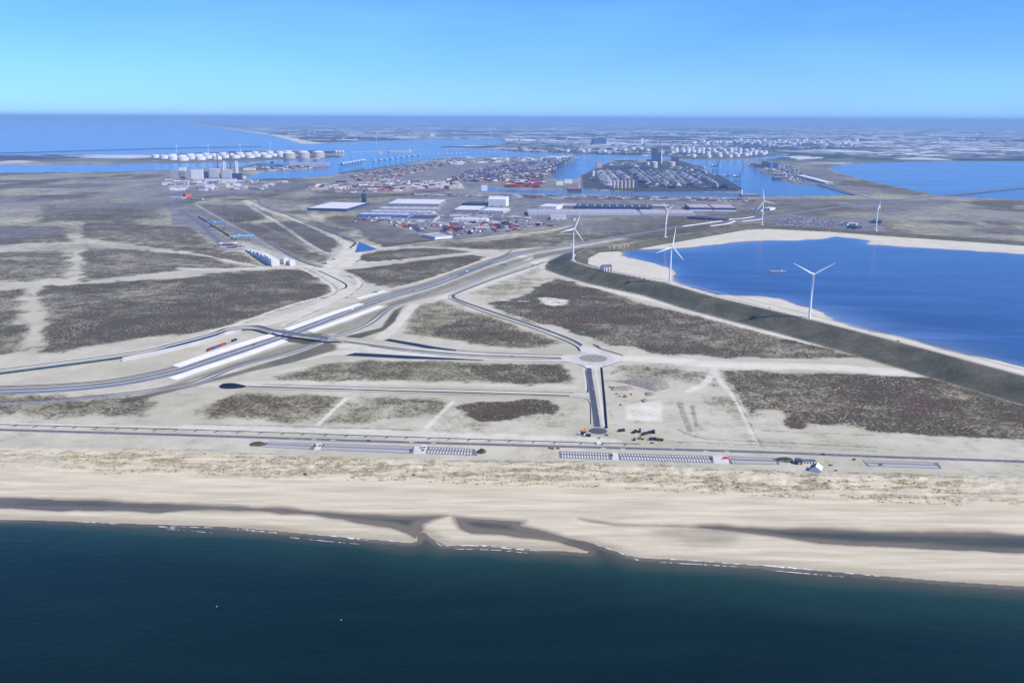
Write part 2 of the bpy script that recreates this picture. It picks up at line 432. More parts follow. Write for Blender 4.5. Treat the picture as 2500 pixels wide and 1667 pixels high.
# ---- water
HARBOUR = [
    [(-4000, 275), (340, 291), (404, 296), (446, 298), (493, 307), (542, 313), (595, 321), (659, 330), (701, 341), (735, 351), (780, 351), (854, 347), (916, 345), (1073, 341), (1226, 342), (1237, 349),
     (1226, 352), (1073, 358), (1078, 362), (1205, 365), (1254, 371), (1397, 376), (1548, 381), (1589, 380), (1652, 385), (1652, 389), (1506, 388), (1482, 398), (1453, 411), (1419, 428), (1406, 439), (1359, 439),
     (1346, 430), (1363, 409), (1393, 396), (1414, 385), (1397, 380), (1269, 385), (1141, 383), (1080, 387), (1024, 396), (907, 413), (833, 424), (801, 430), (723, 436), (616, 438), (591, 436), (625, 424), (660, 419), (770, 412), (799, 408),
     (800, 400), (712, 398), (635, 398), (592, 408), (500, 412), (300, 420), (-4000, 470), (-4000, 420), (300, 402), (382, 400), (606, 396), (701, 388), (780, 388), (831, 385), (850, 371), (800, 369), (745, 368), (660, 367), (552, 371), (378, 377), (300, 378), (-4000, 390)],
    [(1652, 388), (1700, 391), (1778, 392), (1831, 388), (1906, 379), (1931, 376), (1906, 385), (1808, 398), (1876, 428), (1938, 449), (2023, 453), (2076, 473), (2092, 478), (1805, 483), (1720, 480), (1300, 474), (1150, 468), (1190, 460), (1240, 464),
     (1420, 463), (1560, 470), (1814, 471), (1776, 445), (1750, 430), (1700, 403)],
    [(2023, 409), (2060, 402), (2103, 398), (2300, 394), (3200, 394), (3200, 520), (2300, 480), (2114, 441), (2054, 424), (2030, 416)],
]
RING = [(3300, 1120), (2500, 915), (2236, 844), (1979, 778), (1743, 723), (1632, 691), (1496, 665), (1440, 650), (1400, 637), (1404, 622), (1436, 606), (1513, 601), (1640, 580), (1800, 553), (1869, 550), (2039, 558), (2156, 567), (2500, 590), (3300, 650)]
LAKE = [(1523, 610), (1525, 625), (1576, 638), (1630, 652), (1647, 663), (1651, 685), (1668, 695), (1753, 719), (1800, 722), (1845, 723), (1909, 731), (1947, 742), (2011, 763), (2032, 781), (2100, 800), (2225, 831), (2500, 898), (3300, 1095), (3300, 680),
        (2500, 620), (2166, 600), (2117, 597), (2124, 587), (2039, 577), (2018, 582), (1954, 587), (1869, 587), (1805, 591), (1720, 599), (1683, 604), (1619, 608), (1576, 609)]

def yline(pts, z):
    p = PG(pts, z); o = np.argsort(p[:, 0]); return p[o, 0], p[o, 1]
LY = [yline(L_ROAD, 0), yline(L_FOOT, -1.0), yline(L_WET, -2.9)]
SEA_POLY = np.vstack([PG(E_SEA, SEA_Z), [[9000, -3000], [-9000, -3000]]])
RING_W, LAKE_W = PG(RING, 20.0), PG(LAKE, LAKE_Z)
HARB_W = [PG(p, SEA_Z) for p in HARBOUR]

def ground_height(X, Y, full=False):
    P = np.stack([X, Y], 1)
    z = np.zeros(len(X))
    y0 = np.interp(X, *LY[0]); y1 = np.interp(X, *LY[1]); y2 = np.interp(X, *LY[2])
    coast = Y < y0
    t1 = np.clip((y0 - Y) / (y0 - y1), 0, 1); t2 = np.clip((y1 - Y) / (y1 - y2), 0, 1)
    t3 = np.clip((y2 - Y) / 60.0, 0, 1)
    zc = -1.0 * t1 - 1.9 * t2 - 0.55 * t3
    ridge = np.sin(np.pi * np.clip(t1 * 1.02, 0, 1)) ** 0.7 * (t1 > 0) * (t1 < 1)
    n = fbm(X / 26, Y / 15, 3, 4)
    n2 = fbm(X / 9, Y / 6, 9, 3)
    dune = ridge * (0.3 + 3.6 * np.abs(n - 0.5) * 2 + 1.2 * (n2 - .5)) + ridge * 1.0 * (0.5 + 0.5 * np.sin((Y - y0) / 7.5 + 5 * n))
    zc = zc + dune
    wk = coast & (Y < y1)
    if wk.any():
        chan = np.zeros(len(X))
        for poly, w, so in WET[:3]:
            chan[wk] = np.maximum(chan[wk], w * sstep(-so, so * 1.5, sdf(P[wk], PG(poly, -3.3)) + (fbm(X[wk] / 30, Y[wk] / 30, 21, 5) - .5) * so * 1.8))
        zc = zc - .85 * chan + .35 * t3 * (1 - chan)
    z = np.where(coast, zc, z)
    near = Y < 1400
    sd = np.full(len(X), -1e6)
    if near.any(): sd[near] = sdf(P[near], SEA_POLY)
    z = np.where((sd > -14) & (sd <= 0), np.minimum(z, SEA_Z + 0.06 - sd * 0.035), z)
    z = np.where(sd > 0, SEA_Z - 0.04 - 0.05 * sd, z)
    rd = np.full(len(X), -1e6); ld = np.full(len(X), -1e6)
    b = (X > -600) & (X < 9000) & (Y > 800) & (Y < 5200)
    if b.any():
        rd[b] = sdf(P[b], RING_W); ld[b] = sdf(P[b], LAKE_W) + (fbm(X[b] / 45, Y[b] / 45, 15, 4) - .5) * 26
    zo = 20 * (1 - sstep(5, 74, -rd))
    zi = 20 - 7.6 * sstep(4, 30, rd) + 0 * rd
    z = np.where(rd > -74, np.where(rd > 0, zi, np.maximum(z, zo)), z)
    z = np.where((rd > 0) & (ld > -40), np.maximum(LAKE_Z + 0.1, np.minimum(z, LAKE_Z + 0.1 + (-ld) * 0.045)), z)
    z = np.where(ld > 0, LAKE_Z - 0.05 - 0.05 * ld, z)
    hd = np.full(len(X), -1e6)
    f = Y > 2500
    for hp in HARB_W:
        if f.any(): hd[f] = np.maximum(hd[f], sdf(P[f], hp))
    z = np.where(hd > 0, -9.0, z)
    z = np.maximum(z, -12.0)
    if full:
        return z, dict(t1=t1, t2=t2, coast=coast, sd=sd, rd=rd, ld=ld, hd=hd, ridge=ridge, n=n, n2=n2, y2=y2)
    return z

def make_grid_mesh(name, xs, vs, zfun):
    xx, vv = np.meshgrid(xs, vs)
    yy = HOR_Y + (xx - CX) * math.tan(ROLL) + vv
    p = G(xx.ravel(), yy.ravel(), 0.0)
    X, Y = p[:, 0], p[:, 1]
    nx, nv = len(xs), len(vs)
    idx = np.arange(nx * nv).reshape(nv, nx)
    quads = np.stack([idx[1:, :-1], idx[1:, 1:], idx[:-1, 1:], idx[:-1, :-1]], -1).reshape(-1, 4)
    z, extra = zfun(X, Y)
    co = np.stack([X, Y, z], 1)
    me = bpy.data.meshes.new(name)
    me.vertices.add(len(co)); me.vertices.foreach_set('co', co.ravel())
    me.loops.add(quads.size); me.loops.foreach_set('vertex_index', quads.ravel())
    me.polygons.add(len(quads)); me.polygons.foreach_set('loop_start', np.arange(0, quads.size, 4))
    me.polygons.foreach_set('use_smooth', np.ones(len(quads), bool))
    me.update(calc_edges=True)
    o = bpy.data.objects.new(name, me)
    COL.objects.link(o)
    return o, X, Y, z, extra
def set_attr(me, name, rgba):
    a = me.color_attributes.new(name, 'FLOAT_COLOR', 'POINT')
    a.data.foreach_set('color', np.ascontiguousarray(rgba, dtype=np.float32).ravel())

gx = np.concatenate([np.linspace(-4200, -700, 60)[:-1], np.linspace(-700, -60, 90)[:-1], np.arange(-60, 2560, 3.0), np.linspace(2560, 3200, 90), np.linspace(3200, 6500, 60)[1:]])
gv = np.concatenate([np.arange(5, 60, 1.2), np.arange(60, 200, 1.6), np.arange(200, 255, 2.0), np.arange(255, 345, .8), np.arange(345, 1165, 2.3), np.arange(1165, 1400, 12)])
ground, X, Y, Z, ex = make_grid_mesh('ground', gx, gv, lambda a, b: ground_height(a, b, True))
P2 = np.stack([X, Y], 1)
dist = np.hypot(X, Y)
dark = np.zeros(len(X)); olive = np.zeros(len(X)); wet = np.zeros(len(X)); pale = np.zeros(len(X))
grass = np.zeros(len(X)); grey = np.zeros(len(X)); trk = np.zeros(len(X))
wob = (fbm(X / 30, Y / 30, 21, 5) - .5)
def blend_poly(arr, poly, w, soft, z=0.0, wobble=1.0, mode='max'):
    pw = PG(poly, z)
    lo, hi = pw.min(0) - soft * 3, pw.max(0) + soft * 3
    m = (X > lo[0]) & (X < hi[0]) & (Y > lo[1]) & (Y < hi[1])
    if not m.any(): return
    d = sdf(P2[m], pw) + wob[m] * soft * 3.0 * wobble
    v = w * sstep(-soft, soft, d)
    if mode == 'max': arr[m] = np.maximum(arr[m], v)
    else: arr[m] = arr[m] * (1 - v / max(w, 1e-6) * min(w, 1))
for poly, dk, ol, so in VEG:
    if dk: blend_poly(dark, poly, dk, so * 1.5)
    if ol: blend_poly(olive, poly, ol, so * 1.8)
for poly, w, so in GRASS: blend_poly(grass, poly, w, so, wobble=.3)
for poly, w, so in GREY: blend_poly(grey, poly, w, so, wobble=.3)
for line, hw, s in PALE:
    pw = PG(line, 0.0); pw = np.array([[v.x, v.y] for v in resample([(a[0], a[1], 0) for a in pw], 25)])
    lo, hi = pw.min(0) - 60, pw.max(0) + 60
    m = (X > lo[0]) & (X < hi[0]) & (Y > lo[1]) & (Y < hi[1])
    d = pdist(P2[m], pw) + wob[m] * hw * .5
    v = s * (1 - sstep(hw * .75, hw * 1.35, d))
    pale[m] = np.maximum(pale[m], v)
for poly, w, so in PALE_POLY: blend_poly(pale, poly, w, so)
for poly, w, so in WET: blend_poly(wet, poly, w, so, z=-3.3, wobble=.6)
for poly, w, so in UNWET: blend_poly(wet, poly, w, so, z=-3.3, mode='mul')
for line, hw in (([(1655, 1048), (1700, 1066), (1780, 1074), (2140, 1092)], 1.6), ([(1640, 1078), (1800, 1084), (2140, 1100)], 1.2), ([(1480, 930), (1540, 934), (1600, 955)], 1.4), ([(1660, 985), (1668, 1010), (1684, 1052)], 3.0), ([(1690, 990), (1700, 1040)], 2.0),
                 ([(1760, 905), (1800, 975), (1858, 1086)], 1.1), ([(1858, 1050), (1960, 1056), (2140, 1062)], 1.1), ([(1600, 900), (1740, 915)], 1.5), ([(1500, 905), (1490, 915), (1530, 898)], 1.2), ([(470, 1036), (700, 1040), (1000, 1049)], 1.6),
                 ([(500, 618), (700, 660), (760, 668)], 2), ([(745, 655), (790, 680), (822, 706), (805, 722), (720, 745), (600, 787)], 2.2), ([(822, 660), (870, 675), (886, 693), (866, 713), (826, 735), (700, 793)], 2.2)):
    pw = PG(line, 0.0); pw = np.array([[v.x, v.y] for v in resample([(a[0], a[1], 0) for a in pw], 20)])
    lo, hi = pw.min(0) - 20, pw.max(0) + 20
    m = (X > lo[0]) & (X < hi[0]) & (Y > lo[1]) & (Y < hi[1])
    d = pdist(P2[m], pw) + wob[m] * hw
    trk[m] = np.maximum(trk[m], .55 * (1 - sstep(hw * .6, hw * 1.6, d)))
sd, rd, ld, hd = ex['sd'], ex['rd'], ex['ld'], ex['hd']
wet = np.maximum(wet, .45 * sstep(-16, -2, sd))
wet = np.maximum(wet, .5 * sstep(-10, 0, ld) * (ld < 1))
var_ = fbm(X / 85, Y / 60, 61, 4)
var2 = fbm(X / 300, Y / 220, 63, 3)
dark *= .62 + .76 * sstep(.25, .75, var_ * .6 + var2 * .4)
olive *= .6 + .8 * fbm(X / 60, Y / 45, 67, 4)
veg_cut = 1 - np.clip(pale, 0, 1)
far_ = sstep(6800, 9000, dist)
dark *= veg_cut; olive *= veg_cut
# the ring dyke
slope = (rd > -72) & (rd < -3)
grass = np.maximum(grass, np.where(slope, .95 * sstep(-72, -64, rd) * (1 - sstep(-6, -3, rd)), 0))
inner = (rd > 3) & (rd < np.where(Y > 1850, 34, 26))
grass = np.maximum(grass, np.where(inner & (Y > 1850), .9, 0))
crest = np.abs(rd) < 4
ins = rd > 8
dark = np.where(rd > -68, 0, dark); olive = np.where(rd > -68, np.where(ins, olive * 0, 0), olive)
pale = np.where(crest & (Y < 1850), .35, pale); grass = np.where((np.abs(rd) <= 3) & (Y >= 1850), .9, grass)
pale = np.where(ins & (ld < 0) & (grass < .1), np.maximum(pale, .7), pale)
# marram on the dunes
t1, coast = ex['t1'], ex['coast']
# weedy, worked ground all through the port
prt = sstep(2150, 2900, Y) * (rd < -20) * (hd < 0) * (1 - far_) * (1 - .75 * np.clip(pale, 0, 1))
olive = np.maximum(olive, prt * (.25 + .7 * fbm(X / 120, Y / 160, 91, 4)))
dark = np.maximum(dark, prt * (.05 + .75 * sstep(.35, .7, fbm(X / 200, Y / 260, 93, 4))))
grey = np.maximum(grey, prt * .55 * sstep(.4, .7, fbm(X / 260, Y / 300, 95, 4)))
dn = fbm(X / 30, Y / 5.0, 51, 4)
dune_ol = np.where(coast & (t1 < 1), .42 * sstep(.0, .12, t1) * (1 - sstep(.82, 1.0, t1)) * sstep(.38, .62, dn), 0)
olive = np.maximum(olive, dune_ol)
olive = np.where(~coast & (Y < 1100), np.maximum(olive, .10), olive)
beach = np.where(coast, sstep(0, .3, t1), 0)
beach = np.maximum(beach, np.where(ins, .35, 0))
far = sstep(6800, 9000, dist) * (hd < 0)
# the pale dune coast beyond the harbour mouth
cb = PG([(353, 293), (404, 295), (446, 298), (493, 307), (542, 313), (595, 321), (659, 330), (701, 341), (735, 351)], 0)
cb = np.array([[v.x, v.y] for v in resample([(a[0], a[1], 0) for a in cb], 400)])
m = dist > 7000
dcb = np.full(len(X), 1e6); dcb[m] = pdist(P2[m], cb)
wid = np.interp(Y, [7000, 9000, 10500, 13000, 30000], [1500, 1100, 560, 340, 280])
coastpale = (1 - sstep(wid * .5, wid, dcb))
pale = np.maximum(pale, coastpale * 1.0); far = far * (1 - coastpale); beach = np.maximum(beach, coastpale)
olive = np.maximum(olive, trk); grey = np.maximum(grey, trk * .5)
set_attr(ground.data, 'cov', np.stack([dark, olive, wet, pale], 1))
set_attr(ground.data, 'covb', np.stack([grass, grey, far, beach], 1))
tag(ground, kind='structure')

# ------------------------------------------------------------------ ground material
def ground_material():
    m = bpy.data.materials.new('ground_cover'); m.use_nodes = True
    n, l = m.node_tree.nodes, m.node_tree.links
    bsdf = n['Principled BSDF']
    geo = n.new('ShaderNodeNewGeometry')
    def noise(scale, detail=5, rough=.6, vec=None, dim=None):
        t = n.new('ShaderNodeTexNoise')
        t.inputs['Scale'].default_value = scale; t.inputs['Detail'].default_value = detail; t.inputs['Roughness'].default_value = rough
        l.new(vec or geo.outputs['Position'], t.inputs['Vector']); return t.outputs['Fac']
    def math_(op, a, b=None, clamp=False):
        t = n.new('ShaderNodeMath'); t.operation = op; t.use_clamp = clamp
        for k, v in enumerate((a, b)):
            if v is None: continue
            if isinstance(v, (int, float)): t.inputs[k].default_value = v
            else: l.new(v, t.inputs[k])
        return t.outputs[0]
    def rng_(v, a, b, c, d):
        t = n.new('ShaderNodeMapRange'); t.inputs['From Min'].default_value = a; t.inputs['From Max'].default_value = b
        t.inputs['To Min'].default_value = c; t.inputs['To Max'].default_value = d; l.new(v, t.inputs['Value']); return t.outputs['Result']
    def mix(f, a, b, blend='MIX'):
        t = n.new('ShaderNodeMixRGB'); t.blend_type = blend
        for k, v in (('Fac', f), ('Color1', a), ('Color2', b)):
            if isinstance(v, (int, float)): t.inputs[k].default_value = v
            elif isinstance(v, tuple): t.inputs[k].default_value = (*v, 1)
            else: l.new(v, t.inputs[k])
        return t.outputs['Color']
    def attr(name):
        a = n.new('ShaderNodeAttribute'); a.attribute_name = name
        s = n.new('ShaderNodeSeparateColor'); l.new(a.outputs['Color'], s.inputs['Color'])
        return s.outputs['Red'], s.outputs['Green'], s.outputs['Blue'], a.outputs['Alpha']
    dk, ol, wt, pl = attr('cov'); gr, gy, fr, be = attr('covb')
    nf = noise(.17, 7, .74)          # clumps of a few metres
    nm = noise(.035, 5, .6)
    nl = noise(.006, 4, .55)
    # streaks along the beach
    mp = n.new('ShaderNodeMapping'); mp.inputs['Rotation'].default_value = (0, 0, R(-2.5)); mp.inputs['Scale'].default_value = (.012, .12, 1)
    l.new(geo.outputs['Position'], mp.inputs['Vector'])
    ns = noise(1.0, 5, .6, mp.outputs['Vector'])
    # sand
    sand = mix(rng_(nm, .35, .65, 0, 1), (.50, .465, .345), (.605, .57, .425))
    sand = mix(rng_(nf, .35, .7, 0, .35), sand, (.42, .385, .265))
    warm = mix(rng_(ns, .35, .65, 0, 1), (.49, .43, .285), (.67, .60, .42))
    sand = mix(rng_(nl, .42, .62, 0, .7), sand, (.40, .385, .255))
    col = mix(be, sand, warm)
    col = mix(math_('MULTIPLY', rng_(noise(.75, 4, .7), .52, .62, 0, .30), math_('SUBTRACT', 1.0, be), True), col, (.30, .27, .19))
    # scraped, dry sand
    palec = mix(rng_(nm, .35, .65, 0, 1), (.60, .565, .435), (.71, .67, .53))
    col = mix(math_('MULTIPLY', pl, rng_(ns, .3, .6, .65, 1), True), col, palec)
    # olive grass: cover decides how much shows through
    comb = math_('ADD', math_('MULTIPLY', nf, .62), math_('MULTIPLY', nm, .38))
    comb = rng_(comb, .37, .63, 0, 1)
    def cover(d, gain):
        return math_('MULTIPLY', math_('ADD', math_('MULTIPLY', math_('SUBTRACT', d, comb), gain), .5, True), rng_(d, .0, .12, 0, 1), True)
    olivec = mix(rng_(nl, .4, .6, 0, 1), (.165, .155, .055), (.23, .21, .092))
    olivec = mix(rng_(noise(.5, 3), .35, .65, 0, .6), olivec, (.095, .095, .042))
    col = mix(math_('MULTIPLY', cover(ol, 1.6), .85), col, olivec)
    heath = mix(rng_(noise(.008, 5, .65), .40, .56, 0, 1), (.070, .034, .016), (.052, .047, .018))
    heath = mix(rng_(noise(.4, 4, .7), .35, .7, 0, .65), heath, (.10, .08, .042))
    litter = mix(rng_(noise(.016, 5), .42, .6, 0, 1), (.19, .158, .082), (.155, .148, .064))
    litter = mix(rng_(nf, .4, .6, 0, .5), litter, (.33, .30, .20))
    col = mix(math_('MULTIPLY', rng_(dk, .05, .6, 0, .9), rng_(noise(.3, 4, .7), .66, .50, .35, 1), True), col, litter)
    col = mix(math_('MULTIPLY', cover(dk, 2.3), .96), col, heath)
    speck = rng_(noise(.26, 3, .6), .575, .63, 0, 1)
    col = mix(math_('MULTIPLY', math_('MULTIPLY', speck, rng_(dk, .3, .6, 0, .95)), rng_(noise(.014, 4, .6), .42, .60, .12, 1), True), col, (.56, .52, .41))
    # green banks
    grc = mix(rng_(nm, .35, .65, 0, 1), (.042, .047, .020), (.078, .074, .036))
    grc = mix(rng_(noise(.025, 6, .7), .44, .62, 0, .85), grc, (.125, .108, .06))
    grc = mix(rng_(noise(.009, 5, .65), .48, .62, 0, .8), grc, (.026, .030, .013))
    col = mix(math_('MULTIPLY', gr, rng_(nf, .2, .5, .8, 1), True), col, grc)
    # paved and worked ground
    gyc = mix(rng_(noise(.02, 5, .7), .35, .65, 0, 1), (.10, .10, .105), (.27, .26, .25))
    gyd = mix(rng_(noise(.02, 5, .7), .4, .7, 0, 1), (.035, .035, .04), (.09, .09, .10))
    gyc = mix(math_('SUBTRACT', gy, 1.0, True), gyc, gyd)
    col = mix(math_('MINIMUM', gy, 1.0), col, gyc)
    # far country: fields, woods, glasshouses
    vo = n.new('ShaderNodeTexVoronoi'); vo.inputs['Scale'].default_value = .0021; vo.inputs['Randomness'].default_value = .9
    l.new(geo.outputs['Position'], vo.inputs['Vector'])
    vs = n.new('ShaderNodeSeparateColor'); l.new(vo.outputs['Color'], vs.inputs['Color'])
    r = n.new('ShaderNodeValToRGB'); r.color_ramp.interpolation = 'CONSTANT'
    el = r.color_ramp.elements
    el[0].position = 0; el[0].color = (.016, .022, .020, 1)
    el[1].position = .30; el[1].color = (.085, .08, .06, 1)
    for p_, c_ in ((.50, (.05, .07, .035)), (.66, (.13, .12, .10)), (.78, (.016, .022, .02)), (.86, (.55, .56, .57))):
        e = el.new(p_); e.color = (*c_, 1)
    l.new(vs.outputs['Red'], r.inputs['Fac'])
    vo2 = n.new('ShaderNodeTexVoronoi'); vo2.inputs['Scale'].default_value = .009
    l.new(geo.outputs['Position'], vo2.inputs['Vector'])
    vs2 = n.new('ShaderNodeSeparateColor'); l.new(vo2.outputs['Color'], vs2.inputs['Color'])
    glass = math_('MULTIPLY', rng_(noise(.00022, 3), .46, .54, 0, 1), rng_(vs2.outputs['Green'], .48, .52, 0, 1), True)
    farc = mix(glass, r.outputs['Color'], (.62, .64, .66))
    farc = mix(rng_(noise(.0012, 5, .7), .52, .60, 0, .85), farc, (.030, .036, .028))
    col = mix(fr, col, farc)
    # wet sand and shallow pools
    wetc = mix(rng_(ns, .3, .7, 0, 1), (.14, .112, .074), (.215, .178, .122))
    wf = math_('MULTIPLY', wt, rng_(ns, .25, .6, .78, 1), True)
    col = mix(wf, col, wetc)
    l.new(col, bsdf.inputs['Base Color'])
    l.new(rng_(wf, .3, 1, .92, .45), bsdf.inputs['Roughness'])
    bsdf.inputs['Specular IOR Level'].default_value = .25
    bp = n.new('ShaderNodeBump'); bp.inputs['Strength'].default_value = .55; bp.inputs['Distance'].default_value = .8
    hgt = math_('ADD', nf, math_('MULTIPLY', cover(dk, 3.2), .5))
    l.new(math_('MULTIPLY', hgt, math_('SUBTRACT', 1.0, wf)), bp.inputs['Height'])
    l.new(bp.outputs['Normal'], bsdf.inputs['Normal'])
    return m
ground.data.materials.append(ground_material())

# ------------------------------------------------------------------ water
def water_material(name, deep, shallow, rough, streak, bump, deep2=None, spec=.42):
    m = bpy.data.materials.new(name); m.use_nodes = True
    n, l = m.node_tree.nodes, m.node_tree.links
    b = n['Principled BSDF']
    b.inputs['IOR'].default_value = 1.33; b.inputs['Specular IOR Level'].default_value = spec
    geo = n.new('ShaderNodeNewGeometry')
    a = n.new('ShaderNodeAttribute'); a.attribute_name = 'shore'
    s = n.new('ShaderNodeSeparateColor'); l.new(a.outputs['Color'], s.inputs['Color'])
    mp = n.new('ShaderNodeMapping'); mp.inputs['Rotation'].default_value = (0, 0, R(streak)); mp.inputs['Scale'].default_value = (.0035, .014, 1)
    l.new(geo.outputs['Position'], mp.inputs['Vector'])
    t = n.new('ShaderNodeTexNoise'); t.inputs['Scale'].default_value = 1; t.inputs['Detail'].default_value = 6; t.inputs['Roughness'].default_value = .6; t.inputs['Distortion'].default_value = .6
    l.new(mp.outputs['Vector'], t.inputs['Vector'])
    add = n.new('ShaderNodeMath'); add.operation = 'MULTIPLY_ADD'; add.inputs[1].default_value = .5
    sub = n.new('ShaderNodeMath'); sub.operation = 'SUBTRACT'; sub.inputs[1].default_value = .5
    l.new(t.outputs['Fac'], sub.inputs[0]); l.new(sub.outputs[0], add.inputs[0]); l.new(s.outputs['Red'], add.inputs[2])
    mul = n.new('ShaderNodeMath'); mul.operation = 'MULTIPLY'; mul.use_clamp = True
    gate = n.new('ShaderNodeMath'); gate.operation = 'MULTIPLY'; gate.inputs[1].default_value = 6; gate.use_clamp = True
    l.new(s.outputs['Red'], gate.inputs[0]); l.new(add.outputs[0], mul.inputs[0]); l.new(gate.outputs[0], mul.inputs[1])
    r = n.new('ShaderNodeValToRGB'); e = r.color_ramp.elements
    e[0].position = 0; e[0].color = (*deep, 1); e[1].position = 1; e[1].color = (*shallow[1], 1)
    q = e.new(.5); q.color = (*shallow[0], 1)
    q2 = e.new(.86); q2.color = (*[.5 * (a_ + b_) * .9 for a_, b_ in zip(*shallow)], 1)
    l.new(mul.outputs[0], r.inputs['Fac'])
    hmix = n.new('ShaderNodeMixRGB'); hmix.inputs['Color2'].default_value = (.025, .105, .27, 1)  # harbour: blue put into the body colour in place of reflected sky
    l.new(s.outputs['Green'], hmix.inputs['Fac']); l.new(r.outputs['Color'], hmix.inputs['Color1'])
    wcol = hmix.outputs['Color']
    if deep2:
        st = n.new('ShaderNodeMapRange'); st.inputs['From Min'].default_value = .42; st.inputs['From Max'].default_value = .70
        l.new(t.outputs['Fac'], st.inputs['Value'])
        am = n.new('ShaderNodeMixRGB'); am.blend_type = 'ADD'; am.inputs['Color2'].default_value = (*deep2, 1)
        l.new(st.outputs['Result'], am.inputs['Fac']); l.new(wcol, am.inputs['Color1']); wcol = am.outputs['Color']
    l.new(wcol, b.inputs['Base Color'])
    mr = n.new('ShaderNodeMapRange'); mr.inputs['From Min'].default_value = .3; mr.inputs['From Max'].default_value = .7
    mr.inputs['To Min'].default_value = rough[0]; mr.inputs['To Max'].default_value = rough[1]
    l.new(t.outputs['Fac'], mr.inputs['Value']); l.new(mr.outputs['Result'], b.inputs['Roughness'])
    w = n.new('ShaderNodeTexNoise'); w.inputs['Scale'].default_value = .16; w.inputs['Detail'].default_value = 5; w.inputs['Roughness'].default_value = .62
    mp2 = n.new('ShaderNodeMapping'); mp2.inputs['Rotation'].default_value = (0, 0, R(streak - 12)); mp2.inputs['Scale'].default_value = (.45, 1.0, 1)
    l.new(geo.outputs['Position'], mp2.inputs['Vector']); l.new(mp2.outputs['Vector'], w.inputs['Vector'])
    bp = n.new('ShaderNodeBump'); bp.inputs['Strength'].default_value = bump; bp.inputs['Distance'].default_value = 1.2
    l.new(w.outputs['Fac'], bp.inputs['Height']); l.new(bp.outputs['Normal'], b.inputs['Normal'])
    return m
sx = np.concatenate([np.linspace(-5200, -300, 40)[:-1], np.arange(-300, 2800, 8.0), np.linspace(2800, 7600, 40)])
sv = np.concatenate([[4.8, 8, 12, 20, 40, 80, 160, 320, 640, 900], np.arange(940, 1180, 3.0), np.arange(1180, 1500, 8.0), [1600, 1900, 2500, 4000]])
def sea_z(X_, Y_):
    p = np.stack([X_, Y_], 1); d = np.full(len(X_), 1e4)
    k = Y_ < 1400; d[k] = np.abs(pdist(p[k], SEA_POLY[:-2])); return np.full(len(X_), SEA_Z), d
sea, SX, SY, SZ_, sdist = make_grid_mesh('sea', sx, sv, sea_z)
near_off = np.interp(SX, [-700, 0, 700], [24, 44, 54])
sh = np.exp(-np.maximum(sdist - 4, 0) / near_off * 1.15)
sh = sh * .86; sh = np.where(sdist < 6, np.maximum(sh, .93), sh); sh = np.where(SY > 1500, 0, sh)
sh = np.where(sh < .02, 0, sh)
k_ = (SY < 1400) & (SY > 300); ins_ = np.zeros(len(SX), bool); ins_[k_] = sdf(np.stack([SX[k_], SY[k_]], 1), SEA_POLY) < -3
cw = np.zeros(len(SX))
for poly, w, so in WET[:3]: cw[k_] = np.maximum(cw[k_], sstep(4, 22, sdf(np.stack([SX[k_], SY[k_]], 1), PG(poly, SEA_Z))))
sh = np.where(ins_, 1.0 - .34 * cw * (.4 + fbm(SX / 60, SY / 14, 5, 3)), sh)
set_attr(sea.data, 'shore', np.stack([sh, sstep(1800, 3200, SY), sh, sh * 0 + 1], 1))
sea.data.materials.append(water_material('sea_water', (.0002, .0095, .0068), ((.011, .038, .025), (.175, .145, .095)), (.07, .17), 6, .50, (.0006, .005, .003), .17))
tag(sea, kind='structure')
lx = np.concatenate([np.arange(1440, 2560, 6.0), np.linspace(2560, 3400, 40)])
lv = np.concatenate([np.arange(292, 420, 2.5), np.arange(420, 820, 6.0)])
def lake_z(X_, Y_):
    return np.full(len(X_), LAKE_Z), None
lake, LX, LYY, LZ_, _n = make_grid_mesh('lake', lx, lv, lake_z)
# the sheet was laid out at ground level: keep only what lies inside the ring of the dyke
lp = np.stack([LX, LYY], 1)
lr = sdf(lp, RING_W); lin = sdf(lp, LAKE_W)
nz = fbm(LX / 60, LYY / 60, 12, 4)
wide_ = 16 + 70 * np.exp(-pdist(lp, PG([(2080, 790), (2150, 795), (2300, 830)], LAKE_Z)) / 110) + 60 * np.exp(-pdist(lp, PG([(1690, 606), (1780, 604)], LAKE_Z)) / 120)
lsh = np.exp(-np.maximum(lin, 0) / (wide_ * (.5 + nz))) ; lsh = np.where(lsh < .03, 0, lsh)
set_attr(lake.data, 'shore', np.stack([lsh, lsh * 0, lsh, lsh * 0 + 1], 1))
import bmesh
bm = bmesh.new(); bm.from_mesh(lake.data); bm.verts.ensure_lookup_table()
bmesh.ops.delete(bm, geom=[v for v in bm.verts if lr[v.index] < 8], context='VERTS')
bm.to_mesh(lake.data); bm.free()
lake.data.materials.append(water_material('lake_water', (.0018, .018, .074), ((.045, .085, .16), (.19, .19, .19)), (.04, .20), -14, .28, (.026, .060, .150)))
tag(lake, kind='structure')

# ------------------------------------------------------------------ the air
hz = MB().box(-330000, 420000, -6000, 170000, -14.0, 430.0)
hm = bpy.data.materials.new('haze_air'); hm.use_nodes = True
hn, hl = hm.node_tree.nodes, hm.node_tree.links; hn.clear()
ho = hn.new('ShaderNodeOutputMaterial'); hv = hn.new('ShaderNodeVolumePrincipled')
hv.inputs['Color'].default_value = (.40, .68, 1.0, 1)
hv.inputs['Density'].default_value = 4.3e-5
hv.inputs['Anisotropy'].default_value = 0.0
hl.new(hv.outputs['Volume'], ho.inputs['Volume'])
haze = hz.build('haze', hm)
tag(haze, 'pale blue haze lying over the far harbour and country', 'haze', kind='stuff')
haze.visible_shadow = True

